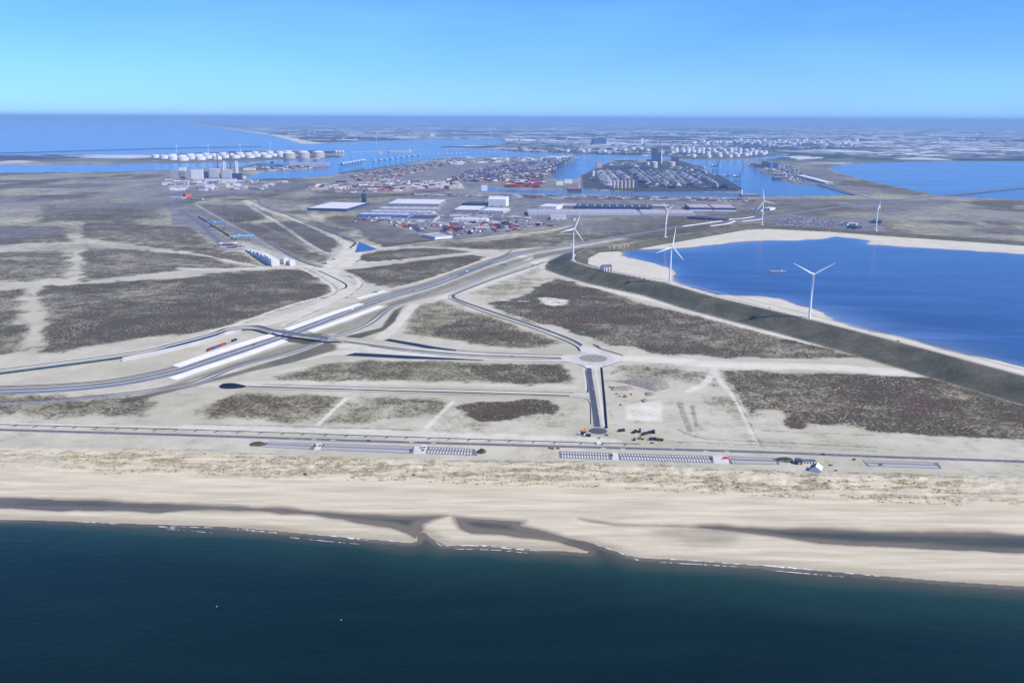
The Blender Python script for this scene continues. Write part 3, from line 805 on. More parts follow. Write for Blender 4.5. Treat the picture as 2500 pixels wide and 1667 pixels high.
# ================================================================== ROADS, DITCHES, PAVING
M_ASPH = mat('asphalt', (.075, .085, .105), .85, var=.14, scale=.08)
M_ASPH2 = mat('worn_asphalt', (.14, .14, .145), .85, var=.16, scale=.06)
M_MOTOR = mat('motorway_asphalt', (.17, .19, .225), .85, var=.12, scale=.03)
M_CONC = mat('pale_concrete', (.60, .57, .49), .8, var=.10, scale=.05)
M_WHITE = mat('bright_concrete', (.76, .74, .67), .75, var=.06, scale=.05)
M_DITCH = mat('ditch_water', (.007, .009, .016), .55, var=.3, scale=.05, spec=.12)
M_BALL = mat('rail_ballast', (.17, .155, .15), .95, var=.2, scale=.12)
M_RAIL = mat('rail_steel', (.09, .085, .09), .5, .6)
M_PAINT = mat('road_paint', (.72, .72, .72), .7, var=.08)
M_KERB = mat('kerb_stone', (.50, .49, .47), .85, var=.1)
def strip(name, pts, w, m, z=.10, off=0.0, thick=.25, smooth=True, parent=None, zz=0.0):
    line = lpx(pts, zz, 10) if smooth else [pt(x, y, zz) for x, y in pts]
    mb = ribbon_mesh(MB(), line, off - w / 2, off + w / 2, z, thick)
    o = mb.build(name, m, parent)
    if parent is None: tag(o, kind='structure')
    return o, line
def kerbs(road, line, w, z=.22):
    for s in (-1, 1):
        ribbon_mesh(MB(), line, s * w / 2, s * (w / 2 + .35), z, .3).build('kerb', M_KERB, road)
def dashes(road, line, z=.112, off=0.0, on=3.0, gap=6.0, w=.25):
    mb = MB(); d = 0.0
    for i in range(len(line) - 1):
        a, b = line[i], line[i + 1]; L = (b - a).length; u = (b - a).normalized(); n = Vector((-u.y, u.x, 0)); t = 0
        while t < L:
            if (d + t) % (on + gap) < on:
                e = min(t + on, L); p, q = a + u * t + n * off, a + u * e + n * off
                mb.add([p - n * w / 2 + Vector((0, 0, z)), q - n * w / 2 + Vector((0, 0, z)), q + n * w / 2 + Vector((0, 0, z)), p + n * w / 2 + Vector((0, 0, z))], [(0, 1, 2, 3)])
            t += on + gap
        d += L
    o = mb.build('lane_marking', M_PAINT, road); o["kind"] = "stuff"
def sheet(name, poly, m, z=.08, zz=0.0, smooth=True):
    p = [pt(x, y, zz) for x, y in poly]
    if smooth: p = resample(p + [p[0]], 8)[:-1]
    o = MB().prism([(v.x, v.y) for v in p], zz + z - .3, zz + z).build(name, m)
    return tag(o, kind='structure')

BLVD = [(-900, 1022), (100, 1052), (448, 1062), (695, 1070), (940, 1078), (1340, 1089), (1840, 1103), (2150, 1115), (2500, 1127), (3400, 1160)]
o, l_ = strip('boulevard_road', BLVD, 7.2, M_ASPH2); kerbs(o, l_, 7.2); dashes(o, l_)
o, l_ = strip('cycle_path', [(-900, 1012), (100, 1036), (455, 1043), (940, 1057), (1400, 1072), (1500, 1077)], 4.5, M_CONC, .07)
o, l_ = strip('access_road', [(1437, 897), (1441, 930), (1450, 985), (1458, 1042)], 7.6, M_ASPH, .12, smooth=True); kerbs(o, l_, 7.6)
c = pt(1460, 1052)
tc = MB().cone(c.x, c.y, -.2, .14, 10.5, 10.5, 40).build('turning_circle', M_ASPH); tag(tc, kind='structure')
strip('cycle_path', [(1453, 898), (1459, 930), (1467, 985), (1474, 1040)], 3.0, M_CONC, .07)
strip('cycle_path', [(1425, 900), (1430, 935), (1431, 955)], 2.5, M_CONC, .06)
o, l_ = strip('side_road', [(1439, 964), (1400, 962), (1200, 956), (940, 950), (700, 942), (600, 940)], 4.5, M_CONC, .09)
o, l_ = strip('estate_road', [(835, 833), (900, 842), (1006, 855), (1134, 866), (1260, 871), (1378, 874)], 8.0, M_ASPH2, .10); kerbs(o, l_, 8.0); dashes(o, l_)
strip('cycle_path', [(850, 829), (906, 837), (1010, 850), (1134, 862), (1260, 867), (1372, 869)], 3.0, M_CONC, .06)
o, l_ = strip('link_road', [(1428, 850), (1405, 834), (1370, 819), (1300, 794), (1180, 754), (1120, 733), (1106, 724), (1118, 715), (1198, 684), (1283, 656), (1330, 640)], 7.0, M_ASPH, .12); kerbs(o, l_, 7.0); dashes(o, l_, .124)
strip('cycle_path', [(1440, 845), (1300, 785), (1180, 746), (1134, 730), (1126, 724), (1200, 691), (1290, 660)], 2.6, M_CONC, .06)
# the roundabout
rc = pt(1449, 875)
def ring(name, r0, r1, z, m, n=56):
    vs, fs = [], []
    for i in range(n):
        a = 2 * math.pi * i / n
        for r in (r0, r1):
            vs.append((rc.x + r * math.cos(a), rc.y + r * math.sin(a), z))
    for i in range(n):
        j = (i + 1) % n; fs.append((2 * i, 2 * i + 1, 2 * j + 1, 2 * j))
    return tag(MB().add(vs, fs).build(name, m), kind='structure')
ring('roundabout_road', 20.5, 31.5, .15, mat('ring_concrete', (.52, .50, .44), .8, var=.16, scale=.12))
isl = MB().cone(rc.x, rc.y, -.2, .35, 21.2, 20.8, 48).build('roundabout_island', mat('island_grass', (.27, .265, .22), .95, var=.25, scale=.2)); tag(isl, kind='structure')
for nm, poly in (('roundabout_arm', [(1372, 870), (1400, 868), (1430, 862), (1420, 888), (1372, 878)]),
                 ('roundabout_arm', [(1475, 862), (1500, 868), (1527, 876), (1500, 884), (1475, 890)]),
                 ('roundabout_arm', [(1422, 884), (1440, 890), (1476, 886), (1462, 897), (1432, 898)]),
                 ('roundabout_arm', [(1424, 842), (1440, 848), (1470, 858), (1430, 866), (1415, 850)])):
    sheet(nm, poly, M_CONC, .13)
# ditches and ponds
for pts, w in (([(1432, 905), (1434, 935), (1435, 957)], 4.6), ([(1468, 897), (1471, 930), (1476, 985), (1480, 1043)], 3.4),
               ([(1390, 966), (1200, 960.5), (940, 953), (700, 946), (596, 943)], 3.8), ([(1400, 959), (1200, 953), (940, 946.5), (640, 938.5)], 1.8),
               ([(1425, 974), (1400, 970.5), (940, 957.5), (600, 949)], 1.0), ([(1113, 855), (1200, 861), (1300, 865), (1374, 866)], 2.6),
               ([(900, 845), (1006, 859), (1134, 870.5), (1260, 875.5), (1372, 877)], 2.8), ([(1180, 879), (1300, 882), (1400, 884)], 1.0), ([(1400, 884), (1432, 898)], 1.4), ([(1470, 896), (1520, 882)], 1.4),
               ([(1416, 857), (1395, 839), (1300, 801.5), (1180, 761.5), (1095, 728)], 3.4), ([(1448, 840), (1466, 851), (1490, 858), (1521, 868)], 3.6),
               ([(1094, 726), (1112, 712), (1200, 679), (1290, 650)], 1.4),
               ([(1430, 975), (1440, 983), (1442, 1035)], 1.2),
               ([(705, 527), (760, 550), (820, 573), (864, 590), (866, 595), (854, 606)], 6.0), ([(778, 661), (800, 671), (833, 687), (846, 697), (841, 704), (827, 708)], 4.2),
               ([(868, 640), (885, 632)], 3.0)):
    strip('ditch', pts, w, M_DITCH, .05)
sheet('pond', [(534, 943), (545, 936), (570, 935), (590, 939), (602, 943), (590, 947), (560, 949), (540, 948)], M_DITCH, .07)
M_POND = mat('pond_water', (.010, .018, .045), .5, var=.2, scale=.02, spec=.15)
sheet('pond', [(936, 831), (950, 827), (1010, 837), (1060, 846), (1115, 854), (1113, 857), (1040, 850)], M_POND, .07, smooth=False)
sheet('pond', [(840, 868), (867, 861), (940, 865), (1081, 873), (1180, 878), (1180, 880), (1000, 876)], M_POND, .07, smooth=False)
sheet('pond', [(876, 590), (921, 608), (905, 612), (866, 617)], mat('pond_blue', (.02, .07, .22), .3, var=.15, scale=.02, spec=.5), .07, smooth=False)
# motorway and railway through the cutting
MW = [(-1500, 955), (-500, 963), (0, 956), (250, 941), (420, 910), (504, 883), (600, 851), (706, 815), (820, 772), (940, 728), (1049, 698), (1187, 646), (1261, 622), (1300, 614), (1428, 593), (1555, 571), (1683, 551), (1826, 537), (1932, 521), (2124, 497), (2600, 447)]
for k, off in enumerate((-7.5, 7.5)):
    o, l_ = strip('motorway_carriageway', MW, 11.0, M_MOTOR, .10, off); dashes(o, l_, .112, off, 4, 8, .3)
for off in (19, 25):
    o, l_ = strip('railway_track', MW, 3.4, M_BALL, .13, off)
    for s in (-.75, .75): ribbon_mesh(MB(), l_, off + s - .08, off + s + .08, .33, .2).build('rail', M_RAIL, o)
RW = [(-1500, 980), (-500, 990), (0, 986), (250, 970), (420, 948), (493, 932), (589, 893), (716, 861), (801, 829), (844, 816), (908, 790), (964, 748), (1040, 727), (1112, 706), (1219, 665), (1325, 629), (1420, 607)]
o, l_ = strip('service_road', RW, 6.0, M_MOTOR, .12); kerbs(o, l_, 6.0)
o, l_ = strip('railway_track', RW, 4.0, M_BALL, .10, 10)
for s in (-.75, .75): ribbon_mesh(MB(), l_, 10 + s - .08, 10 + s + .08, .3, .2).build('rail', M_RAIL, o)
def bank(name, pts, w, h0, h1, m):
    """paved side slope: a wedge from h0 on the one edge to h1 on the other"""
    line = lpx(pts, 0, 14); vs = []
    for i, p in enumerate(line):
        a = line[max(i - 1, 0)]; b = line[min(i + 1, len(line) - 1)]; d = (b - a).normalized(); n = Vector((-d.y, d.x, 0))
        for q, z in ((p - n * w / 2, h0), (p + n * w / 2, h1), (p + n * w / 2, -.5), (p - n * w / 2, -.5)):
            vs.append((q.x, q.y, z))
    fs = []
    for i in range(len(line) - 1):
        for k in range(4):
            fs.append((4 * i + k, 4 * i + 4 + k, 4 * i + 4 + (k + 1) % 4, 4 * i + (k + 1) % 4))
    e = 4 * (len(line) - 1)
    fs += [(0, 1, 2, 3), (e + 3, e + 2, e + 1, e)]
    return tag(MB().add(vs, fs).build(name, m), kind='structure')
bank('concrete_slope', [(430, 896), (512, 867), (600, 839), (688, 812)], 15, .35, 1.8, M_WHITE)
bank('concrete_slope', [(700, 806), (800, 770), (882, 742)], 14, .35, 1.5, M_WHITE)
bank('concrete_slope', [(420, 926), (502, 898), (600, 866), (695, 832)], 14, .35, 1.4, M_WHITE)
bank('concrete_slope', [(757, 810), (840, 781), (930, 748)], 12, .35, 1.4, M_WHITE)
bank('concrete_slope', [(873, 730), (940, 710)], 10, .3, .8, M_WHITE)
bank('concrete_slope', [(1668, 553), (1740, 543), (1790, 535)], 9, .3, 1.4, M_WHITE)
bank('concrete_slope', [(1735, 552), (1775, 547), (1795, 540)], 9, .3, 1.4, M_WHITE)
bank('concrete_slope', [(1785, 536), (1820, 533), (1842, 529)], 8, .3, 1.2, M_WHITE)
bank('concrete_slope', [(1812, 541), (1850, 537), (1862, 535)], 8, .3, 1.2, M_WHITE)
# lesser roads of the port
for pts, w in (([(620, 478), (629, 489), (645, 503), (678, 514), (741, 520), (860, 522)], 9), ([(690, 520), (770, 548), (868, 588)], 7),
               ([(440, 512), (480, 540), (530, 585), (560, 608)], 14), ([(260, 486), (420, 480), (640, 474), (900, 478), (1100, 484), (1320, 490), (1840, 500), (1960, 512)], 12),
               ([(1110, 540), (1160, 505), (1185, 488)], 10), ([(860, 560), (930, 535), (1000, 548), (1080, 575), (1290, 566), (1420, 545), (1560, 533), (1750, 532)], 8),
               ([(1250, 612), (1200, 640), (1120, 672)], 6), ([(900, 466), (1240, 480), (1840, 488), (2200, 492)], 10), ([(2130, 484), (2060, 468), (1990, 446), (1935, 422), (1925, 408), (1960, 398), (2050, 391), (2200, 386)], 22), ([(2130, 478), (2080, 462), (2010, 438), (1965, 420), (1960, 408), (1995, 401), (2060, 396), (2200, 390)], 16), ([(2120, 470), (2060, 446), (2000, 424), (1995, 412), (2030, 403), (2110, 395)], 12)):
    strip('harbour_road', pts, w, M_ASPH2, .12)
for pts in ([(484, 500), (566, 546), (618, 573), (722, 633), (784, 653)], [(490, 500), (572, 546), (624, 573), (728, 633), (790, 653)],
            [(615, 500), (690, 545), (770, 600), (808, 618)], [(1000, 473), (1400, 481), (1840, 486), (2200, 487)], [(1000, 476), (1400, 484), (1840, 489), (2200, 490)], [(1000, 479), (1400, 487), (1840, 492)]):
    o, l_ = strip('railway_track', pts, 4.5, M_BALL, .16)
    for s in (-.75, .75): ribbon_mesh(MB(), l_, s - .1, s + .1, .36, .2).build('rail', M_RAIL, o)
dr_ = [pt(x, y, 20.0) for x, y in RING[:8]]
strip('dyke_road', RING[1:10], 4.0, M_CONC, .25, 0, zz=20.0)
strip('dyke_path', [(1500, 664), (1640, 688), (1760, 716), (1880, 745), (1990, 772), (2240, 836), (2500, 905)], 2.5, mat('dyke_gravel', (.36, .34, .30), .9), .9, 0, zz=17.5)
# gutter along the boulevard with its spurs
GUT = [(-200, 1030), (300, 1045), (457, 1049), (695, 1056.5), (940, 1065), (1400, 1079.5), (1563, 1084)]
M_GUT = mat('gutter_dark', (.035, .034, .032), .8)
gl = lpx(GUT, 0, 5.0)
gmb = ribbon_mesh(MB(), gl, -.35, .35, .55, .6)
gut = gmb.build('gutter', M_GUT); tag(gut, kind='structure')
acc = 0
for i in range(1, len(gl)):
    acc += (gl[i] - gl[i - 1]).length
    if acc > 22:
        acc = 0; a = gl[i]; b = a + Vector((-3.2, -6.2, 0)); u = (b - a).normalized(); n = Vector((-u.y, u.x, 0)) * .38
        MB().prism([tuple((a + n)[:2]), tuple((a - n)[:2]), tuple((b - n)[:2]), tuple((b + n)[:2])], -.05, .5).build('gutter_spur', M_GUT, gut)

# car parks by the dunes: paved lot, two rows of pale bays
M_LOT = mat('lot_paving', (.17, .17, .17), .85, var=.1, scale=.1)
M_BAY = mat('bay_paving', (.64, .62, .57), .8, var=.08, scale=.1)
def lot(c4, slant, first=True):
    a, b, c, d = [pt(x, y) for x, y in c4]                        # top-left, top-right, bottom-right, bottom-left
    o = MB().prism([(v.x, v.y) for v in ((a, b, c, d) if not first else (a, b, c, d))], -.2, .09).build('parking_lot', M_LOT); tag(o, kind='structure')
    L = (b - a).length; n = int(L / 3.0); mb = MB(); up = Vector((0, 0, .10))
    for r0, r1 in ((.10, .34), (.52, .92)):
        for i in range(1, n - 1):
            for_ = i / n; w = 1.5 / L
            s = slant / L
            def q(u, v): return a.lerp(b, u + s * (v - .5) * 1.0).lerp(d.lerp(c, u + s * (v - .5) * 1.0), v) + up
            mb.add([q(for_, r0), q(for_, r1), q(for_ + w, r1), q(for_ + w, r0)], [(0, 1, 2, 3)])
    bays = mb.build('parking_bays', M_BAY, o); bays["kind"] = "stuff"
    return o
for c4, sl in (([(648, 1079), (771, 1082), (768, 1098), (641, 1091)], -6), ([(786, 1083), (1012, 1090), (1010, 1107), (782, 1098)], -5), ([(1042, 1090), (1160, 1096), (1166, 1112), (1038, 1107)], -3),
               ([(1364, 1101), (1494, 1106), (1496, 1122), (1366, 1118)], 0), ([(1508, 1106), (1740, 1113), (1744, 1130), (1510, 1122)], 2), ([(1776, 1113), (1897, 1118), (1904, 1134), (1780, 1132)], 4), ([(2105, 1123), (2290, 1129), (2300, 1144), (2116, 1138)], 4)):
    lot(c4, sl)
for poly in ([(771, 1081), (787, 1082), (783, 1098), (767, 1098)], [(1012, 1089), (1043, 1090), (1039, 1108), (1009, 1107)], [(1494, 1105), (1509, 1106), (1511, 1123), (1495, 1122)], [(1740, 1112), (1777, 1113), (1781, 1133), (1743, 1130)]):
    sheet('car_park_entrance', poly, M_CONC, .11, smooth=False)

# ================================================================== STUFF ON THE GROUND
def scatter(name, label, cat, n, fn, m, seed, size, flat=.5):
    """thousands of small tussocks as one mass: each a low five-sided tuft"""
    r = np.random.default_rng(seed)
    P, S = fn(r, n)
    k = len(P); ang = r.uniform(0, 6.28, k)
    hgt = S * r.uniform(flat * .7, flat * 1.3, k)
    vs = np.zeros((k, 5, 3)); rad = S[:, None] * r.uniform(.6, 1.15, (k, 4))
    for j in range(4):
        a = ang + j * math.pi / 2
        vs[:, j, 0] = P[:, 0] + rad[:, j] * np.cos(a); vs[:, j, 1] = P[:, 1] + rad[:, j] * np.sin(a); vs[:, j, 2] = P[:, 2] - .25
    vs[:, 4, :] = P; vs[:, 4, 2] += hgt
    vs[:, 4, 0] += r.uniform(-.3, .3, k) * S
    base = np.arange(k)[:, None, None] * 5
    tri = base + np.array([[0, 1, 4], [1, 2, 4], [2, 3, 4], [3, 0, 4]])[None]
    tri = tri.reshape(-1, 3)
    me = bpy.data.meshes.new(name)
    co = vs.reshape(-1, 3)
    me.vertices.add(len(co)); me.vertices.foreach_set('co', co.ravel())
    me.loops.add(tri.size); me.loops.foreach_set('vertex_index', tri.ravel().astype(np.int32))
    me.polygons.add(len(tri)); me.polygons.foreach_set('loop_start', np.arange(0, tri.size, 3))
    me.update(calc_edges=True); me.materials.append(m)
    o = bpy.data.objects.new(name, me); COL.objects.link(o)
    return tag(o, label, cat, kind='stuff')
def gz(P):
    return ground_height(P[:, 0], P[:, 1])
def pick_dune(r, n):
    u = r.uniform(150, 2350, n * 5); t = r.uniform(.06, .98, n * 5)
    top = np.interp(u, [p[0] for p in L_ROAD], [p[1] for p in L_ROAD]); bot = np.interp(u, [p[0] for p in L_FOOT], [p[1] for p in L_FOOT])
    g = G(u, top + (bot - top) * t, 0.0)
    x, y = g[:, 0], g[:, 1]
    band = fbm(x / 30, y / 5.0, 51, 4); clump = fbm(x / 6, y / 4, 77, 3)
    ok = (band > .46) & (clump > .45) | ((r.random(len(x)) < .03))
    # sandy paths to the beach stay bare
    for a, b in (((775, 1098), (735, 1165)), ((1025, 1108), (1005, 1180)), ((1503, 1122), (1505, 1190)), ((1762, 1132), (1790, 1205))):
        pa, pb = PG([a, b]); ok &= pdist(np.stack([x, y], 1), np.array([pa, pb])) > 7
    hx = PG([(1950, 1118), (2025, 1122), (2040, 1162), (1945, 1162)]); ok &= sdf(np.stack([x, y], 1), hx) < -1
    x, y = x[ok][:n], y[ok][:n]
    P = np.stack([x, y, np.zeros(len(x))], 1); P[:, 2] = gz(P)
    return P, r.uniform(.28, .72, len(x)) * (1 + 1.4 * (r.random(len(x)) < .05))
M_MARRAM = mat('marram_grass', (.26, .225, .125), .95, var=.4, scale=.3)
M_HEATH = mat('heath_shrub', (.050, .036, .026), .95, var=.45, scale=.05)
M_SCRUB = mat('olive_scrub', (.10, .092, .05), .95, var=.4, scale=.05)
scatter('dune_grass', 'olive tufts of marram grass scattered over the sand dunes', 'dune grass', 26000, pick_dune, M_MARRAM, 5, 1, .8)
def pick_field(polys, thr):
    def f(r, n):
        out = []
        tot = []
        for p in polys:
            w = PG(p); tot.append(abs(sum(w[i, 0] * w[(i + 1) % len(w), 1] - w[(i + 1) % len(w), 0] * w[i, 1] for i in range(len(w)))) / 2)
        for p, a in zip(polys, tot):
            w = PG(p); lo, hi = w.min(0), w.max(0); k = int(n * a / sum(tot) * 5)
            q = r.uniform(lo, hi, (k, 2)); q = q[sdf(q, w) > 3]
            c = fbm(q[:, 0] / 14, q[:, 1] / 14, 31, 3); q = q[c > thr]
            out.append(q[:int(n * a / sum(tot)) + 1])
        q = np.vstack(out); P = np.zeros((len(q), 3)); P[:, :2] = q
        return P, r.uniform(.6, 1.7, len(q))
    return f
NEARDARK = [VEG[i][0] for i in (12, 13, 17, 21, 23)]
scatter('heath_scrub', 'low dark brown heath covering the fallow plots inland of the beach', 'heath', 16000, pick_field(NEARDARK, .47), M_HEATH, 8, 1, .55)
scatter('rough_grass', 'low olive scrub on the pale plots beside the estate roads', 'scrub', 7000, pick_field([VEG[i][0] for i in (11, 16, 18, 19)], .5), M_SCRUB, 9, 1, .5)

# surf: broken white crests where the sea meets the bars
def surf(pts, w, seed):
    line = lpx(pts, SEA_Z, 3.0); r = random.Random(seed); vs = []; n = len(line)
    for i, p in enumerate(line):
        e = max(math.sin(math.pi * i / (n - 1)), 0.0) ** .5
        a = w * e * r.uniform(.35, 1.0); b = w * e * r.uniform(.1, .7)
        vs += [(p.x, p.y + a, SEA_Z + .10), (p.x, p.y + (a - b) * .3, SEA_Z + .30), (p.x, p.y - b, SEA_Z + .06)]
    fs = []
    for i in range(n - 1):
        for k in (0, 1): fs.append((3 * i + k, 3 * i + k + 1, 3 * i + 4 + k, 3 * i + 3 + k))
    return vs, fs
smb = MB()
for k, (pts, w) in enumerate((([(378, 1284), (430, 1289)], 1.3), ([(560, 1290), (610, 1294), (680, 1302)], 1.2), ([(800, 1307), (850, 1313), (900, 1319)], 1.8), ([(640, 1297), (670, 1299), (684, 1303)], 1.0),
        ([(930, 1318), (1000, 1323)], .7), ([(1062, 1320), (1075, 1330), (1095, 1333)], 1.4), ([(1090, 1331), (1180, 1332), (1240, 1338), (1322, 1345)], 1.5), ([(1360, 1342), (1400, 1346), (1436, 1349)], 1.4),
        ([(1452, 1329), (1490, 1341), (1520, 1352), (1548, 1363)], 1.6), ([(1545, 1362), (1560, 1367)], 2.6), ([(1570, 1360), (1640, 1365), (1745, 1371)], 1.0), ([(1850, 1378), (1920, 1385), (1985, 1390)], 2.0), ([(2050, 1397), (2150, 1406)], 1.3), ([(200, 1274), (300, 1279)], 1.2), ([(400, 1291), (470, 1296), (520, 1301)], .6), ([(700, 1311), (800, 1321), (880, 1328)], .7), ([(1110, 1340), (1200, 1342), (1290, 1350)], .7), ([(1600, 1372), (1700, 1377), (1800, 1383)], .7), ([(1880, 1392), (1960, 1399), (2060, 1408)], .8), ([(420, 1285), (520, 1288)], .7), ([(1750, 1373), (1850, 1380)], .8))):
    smb.add(*surf(pts, w, k))
M_FOAM = mat('foam', (.70, .71, .71), .9, var=.15, scale=.5)
fn, fl_ = M_FOAM.node_tree.nodes, M_FOAM.node_tree.links
fg = fn.new('ShaderNodeNewGeometry'); ft = fn.new('ShaderNodeTexNoise'); ft.inputs['Scale'].default_value = .22; ft.inputs['Detail'].default_value = 6
fr_ = fn.new('ShaderNodeMapRange'); fr_.inputs['From Min'].default_value = .42; fr_.inputs['From Max'].default_value = .56
fl_.new(fg.outputs['Position'], ft.inputs['Vector']); fl_.new(ft.outputs['Fac'], fr_.inputs['Value']); fl_.new(fr_.outputs['Result'], fn['Principled BSDF'].inputs['Alpha'])
tag(smb.build('surf', M_FOAM), 'thin broken lines of white surf along the sand bars', 'surf', kind='stuff')

# ================================================================== THINGS
M_TURB = mat('turbine_white', (.78, .80, .82), .45, var=.03)
M_GLASS = mat('window_dark', (.02, .025, .03), .15, spec=.5)
M_TYRE = mat('tyre', (.02, .02, .02), .9)
M_STEEL = mat('galvanised', (.42, .43, .45), .5, .4)
M_DARK = mat('dark_steel', (.05, .055, .07), .6)
# ---- wind turbines
def make_turbine():
    root = empty('wind_turbine')
    MB().cone(0, 0, -2, .6, 7.5, 7.0, 20).build('foundation', M_CONC, root)
    tw = MB()
    for z0, z1, r0, r1 in ((.6, 30, 2.1, 1.8), (30, 55, 1.8, 1.45), (55, 74.5, 1.45, 1.15)): tw.cone(0, 0, z0, z1, r0, r1, 16)
    t = tw.build('tower', M_TURB, root)
    MB().box(-.5, .5, -2.45, -2.2, 1, 3.2).build('door', M_DARK, t)
    na = MB(); na.add([(-1.8, -3.4, 74.4), (1.8, -3.4, 74.4), (1.6, 7.0, 74.9), (-1.6, 7.0, 74.9), (-1.7, -3.4, 78), (1.7, -3.4, 78), (1.5, 7.0, 77.4), (-1.5, 7.0, 77.4)],
                      [(0, 3, 2, 1), (4, 5, 6, 7), (0, 1, 5, 4), (1, 2, 6, 5), (2, 3, 7, 6), (3, 0, 4, 7)])
    na.build('nacelle', M_TURB, root)
    hub = MB()
    pr = [(-3.4, 1.7), (-4.4, 1.75), (-5.4, 1.35), (-6.1, .5)]
    vs = []; n = 12
    for y, r in pr: vs += [(r * math.cos(2 * math.pi * i / n), y, 76.2 + r * math.sin(2 * math.pi * i / n)) for i in range(n)]
    fs = [(k * n + i, k * n + (i + 1) % n, (k + 1) * n + (i + 1) % n, (k + 1) * n + i) for k in range(3) for i in range(n)] + [tuple(range(3 * n, 4 * n))]
    hub.add(vs, fs).build('hub', M_TURB, root)
    return root
def blade_mesh():
    st = [(1.0, 1.0, 1.0, 0), (4, 1.3, .65, 25), (9, 1.55, .42, 18), (18, 1.15, .28, 10), (28, .8, .18, 5), (36, .5, .12, 2), (40, .2, .05, 0)]
    vs = []; n = 8
    for r, c, th, tw in st:
        for i in range(n):
            a = 2 * math.pi * i / n; x, y = c * math.cos(a), th * math.sin(a)
            t = R(tw); vs.append((x * math.cos(t) - y * math.sin(t), x * math.sin(t) + y * math.cos(t), r))
    fs = [(k * n + i, k * n + (i + 1) % n, (k + 1) * n + (i + 1) % n, (k + 1) * n + i) for k in range(len(st) - 1) for i in range(n)] + [tuple(range((len(st) - 1) * n, len(st) * n))]
    return vs, fs
BL = MB().add(*blade_mesh())
blade_proto = None
def turbine(x, y, z, angs, yaw, label, group=None, scale=1.0, proto=[None]):
    global blade_proto
    if proto[0] is None: proto[0] = make_turbine(); r = proto[0]
    else: r = copy_tree(proto[0]); [bpy.data.objects.remove(c) for c in list(r.children) if c.name.startswith('blade')]
    for a in angs:
        if blade_proto is None: b = BL.build('blade', M_TURB); blade_proto = b
        else: b = blade_proto.copy(); COL.objects.link(b)
        b.parent = r; b.location = (0, -4.6, 76.2); b.rotation_euler = (0, -R(a - 90), 0)
    r.location = pt(x, y, z); r.rotation_euler = (0, 0, R(yaw)); r.scale = (scale,) * 3
    tag(r, label, 'wind turbine', group)
    return r
NEAR_T = 'wind turbines on the lake dyke'
turbine(1976, 776, 19.5, (152, 32, 272), -12, 'nearest white wind turbine, on the lake dyke with its rotor over the water', NEAR_T)
turbine(1635, 691, 19.5, (82, -46, 196), 22, 'white wind turbine on the lake dyke beside the sand spit, right of the house', NEAR_T)
turbine(1399, 636, 19.5, (189, 309, 66), 24, 'white wind turbine at the rounded end of the lake dyke beside the road', NEAR_T)
turbine(1624, 579, 19.5, (262, 20, 142), 55, 'white wind turbine behind the long warehouse row, at the back bank of the lake', NEAR_T)
turbine(1860, 549, 19.5, (99, -14, 233), 8, 'tall white wind turbine on the back bank of the lake near the motorway', NEAR_T)
turbine(2138, 562, 19.5, (90, 210, 330), 60, 'white wind turbine at the far right of the lake beyond the car storage yard', NEAR_T)
FAR_T = 'far wind turbines along the sea entrance'
for k, (x, y) in enumerate(((432, 375), (509, 373), (587, 370), (660, 367))):
    turbine(x, y, 0, ((90, 210, 330), (80, 200, 320), (135, 15, 255), (92, 212, 332))[k], (75, 70, 20, 80)[k],
            ('first', 'second', 'third', 'last')[k] + ' from the left of four small turbines behind the seaward tank farm', FAR_T)
for k, (x, y) in enumerate(sorted(((1757, 362), (2047, 362), (2070, 362), (1469, 336), (1530, 338), (1589, 340), (1646, 342), (1812, 341), (1850, 340), (1930, 340), (2040, 338), (919, 352)))):
    turbine(x, y, 0, ((90, 210, 330), (60, 180, 300), (100, 220, 340))[k % 3], 20 + 17 * k, nth(k + 1) + ' from the left of the tiny distant wind turbines in the haze', 'tiny distant wind turbines', 1.15)
# ---- slim masts
def mast(x, yb, yt, z, label, m=M_STEEL, group='slim light masts of the harbour', r=.45):
    h = tall(x, yb, yt, z); root = empty('light_mast', pt(x, yb, z))
    MB().cone(0, 0, -1, .8, 1.2, 1.1, 8).build('base', M_CONC, root)
    MB().cone(0, 0, .8, h, r, r * .5, 6).build('pole', m, root)
    MB().cone(0, 0, h, h + .8, 1.5, 1.3, 8).build('lamp_head', m, root)
    return tag(root, label, 'mast', group)
mast(1437, 603, 557, 12, 'thin grey mast standing alone on the dyke end near the motorway', group=None)
for k, (x, yb, yt) in enumerate(sorted(((638, 545, 520), (542, 540, 500), (515, 520, 495), (569, 546, 525), (600, 556, 535), (926, 480, 466), (1033, 476, 455), (1085, 480, 464), (1176, 478, 452), (1388, 470, 445), (1297, 460, 430),
        (1200, 452, 425), (1246, 440, 412), (1268, 445, 410), (1320, 440, 410), (1340, 436, 405), (1100, 440, 420), (640, 466, 450), (760, 480, 462), (1540, 500, 488), (1480, 515, 500), (1860, 500, 480), (2000, 520, 500)))):
    mast(x, yb, yt, 0, nth(k + 1) + ' from the left of the slim pale light masts over the harbour yards')
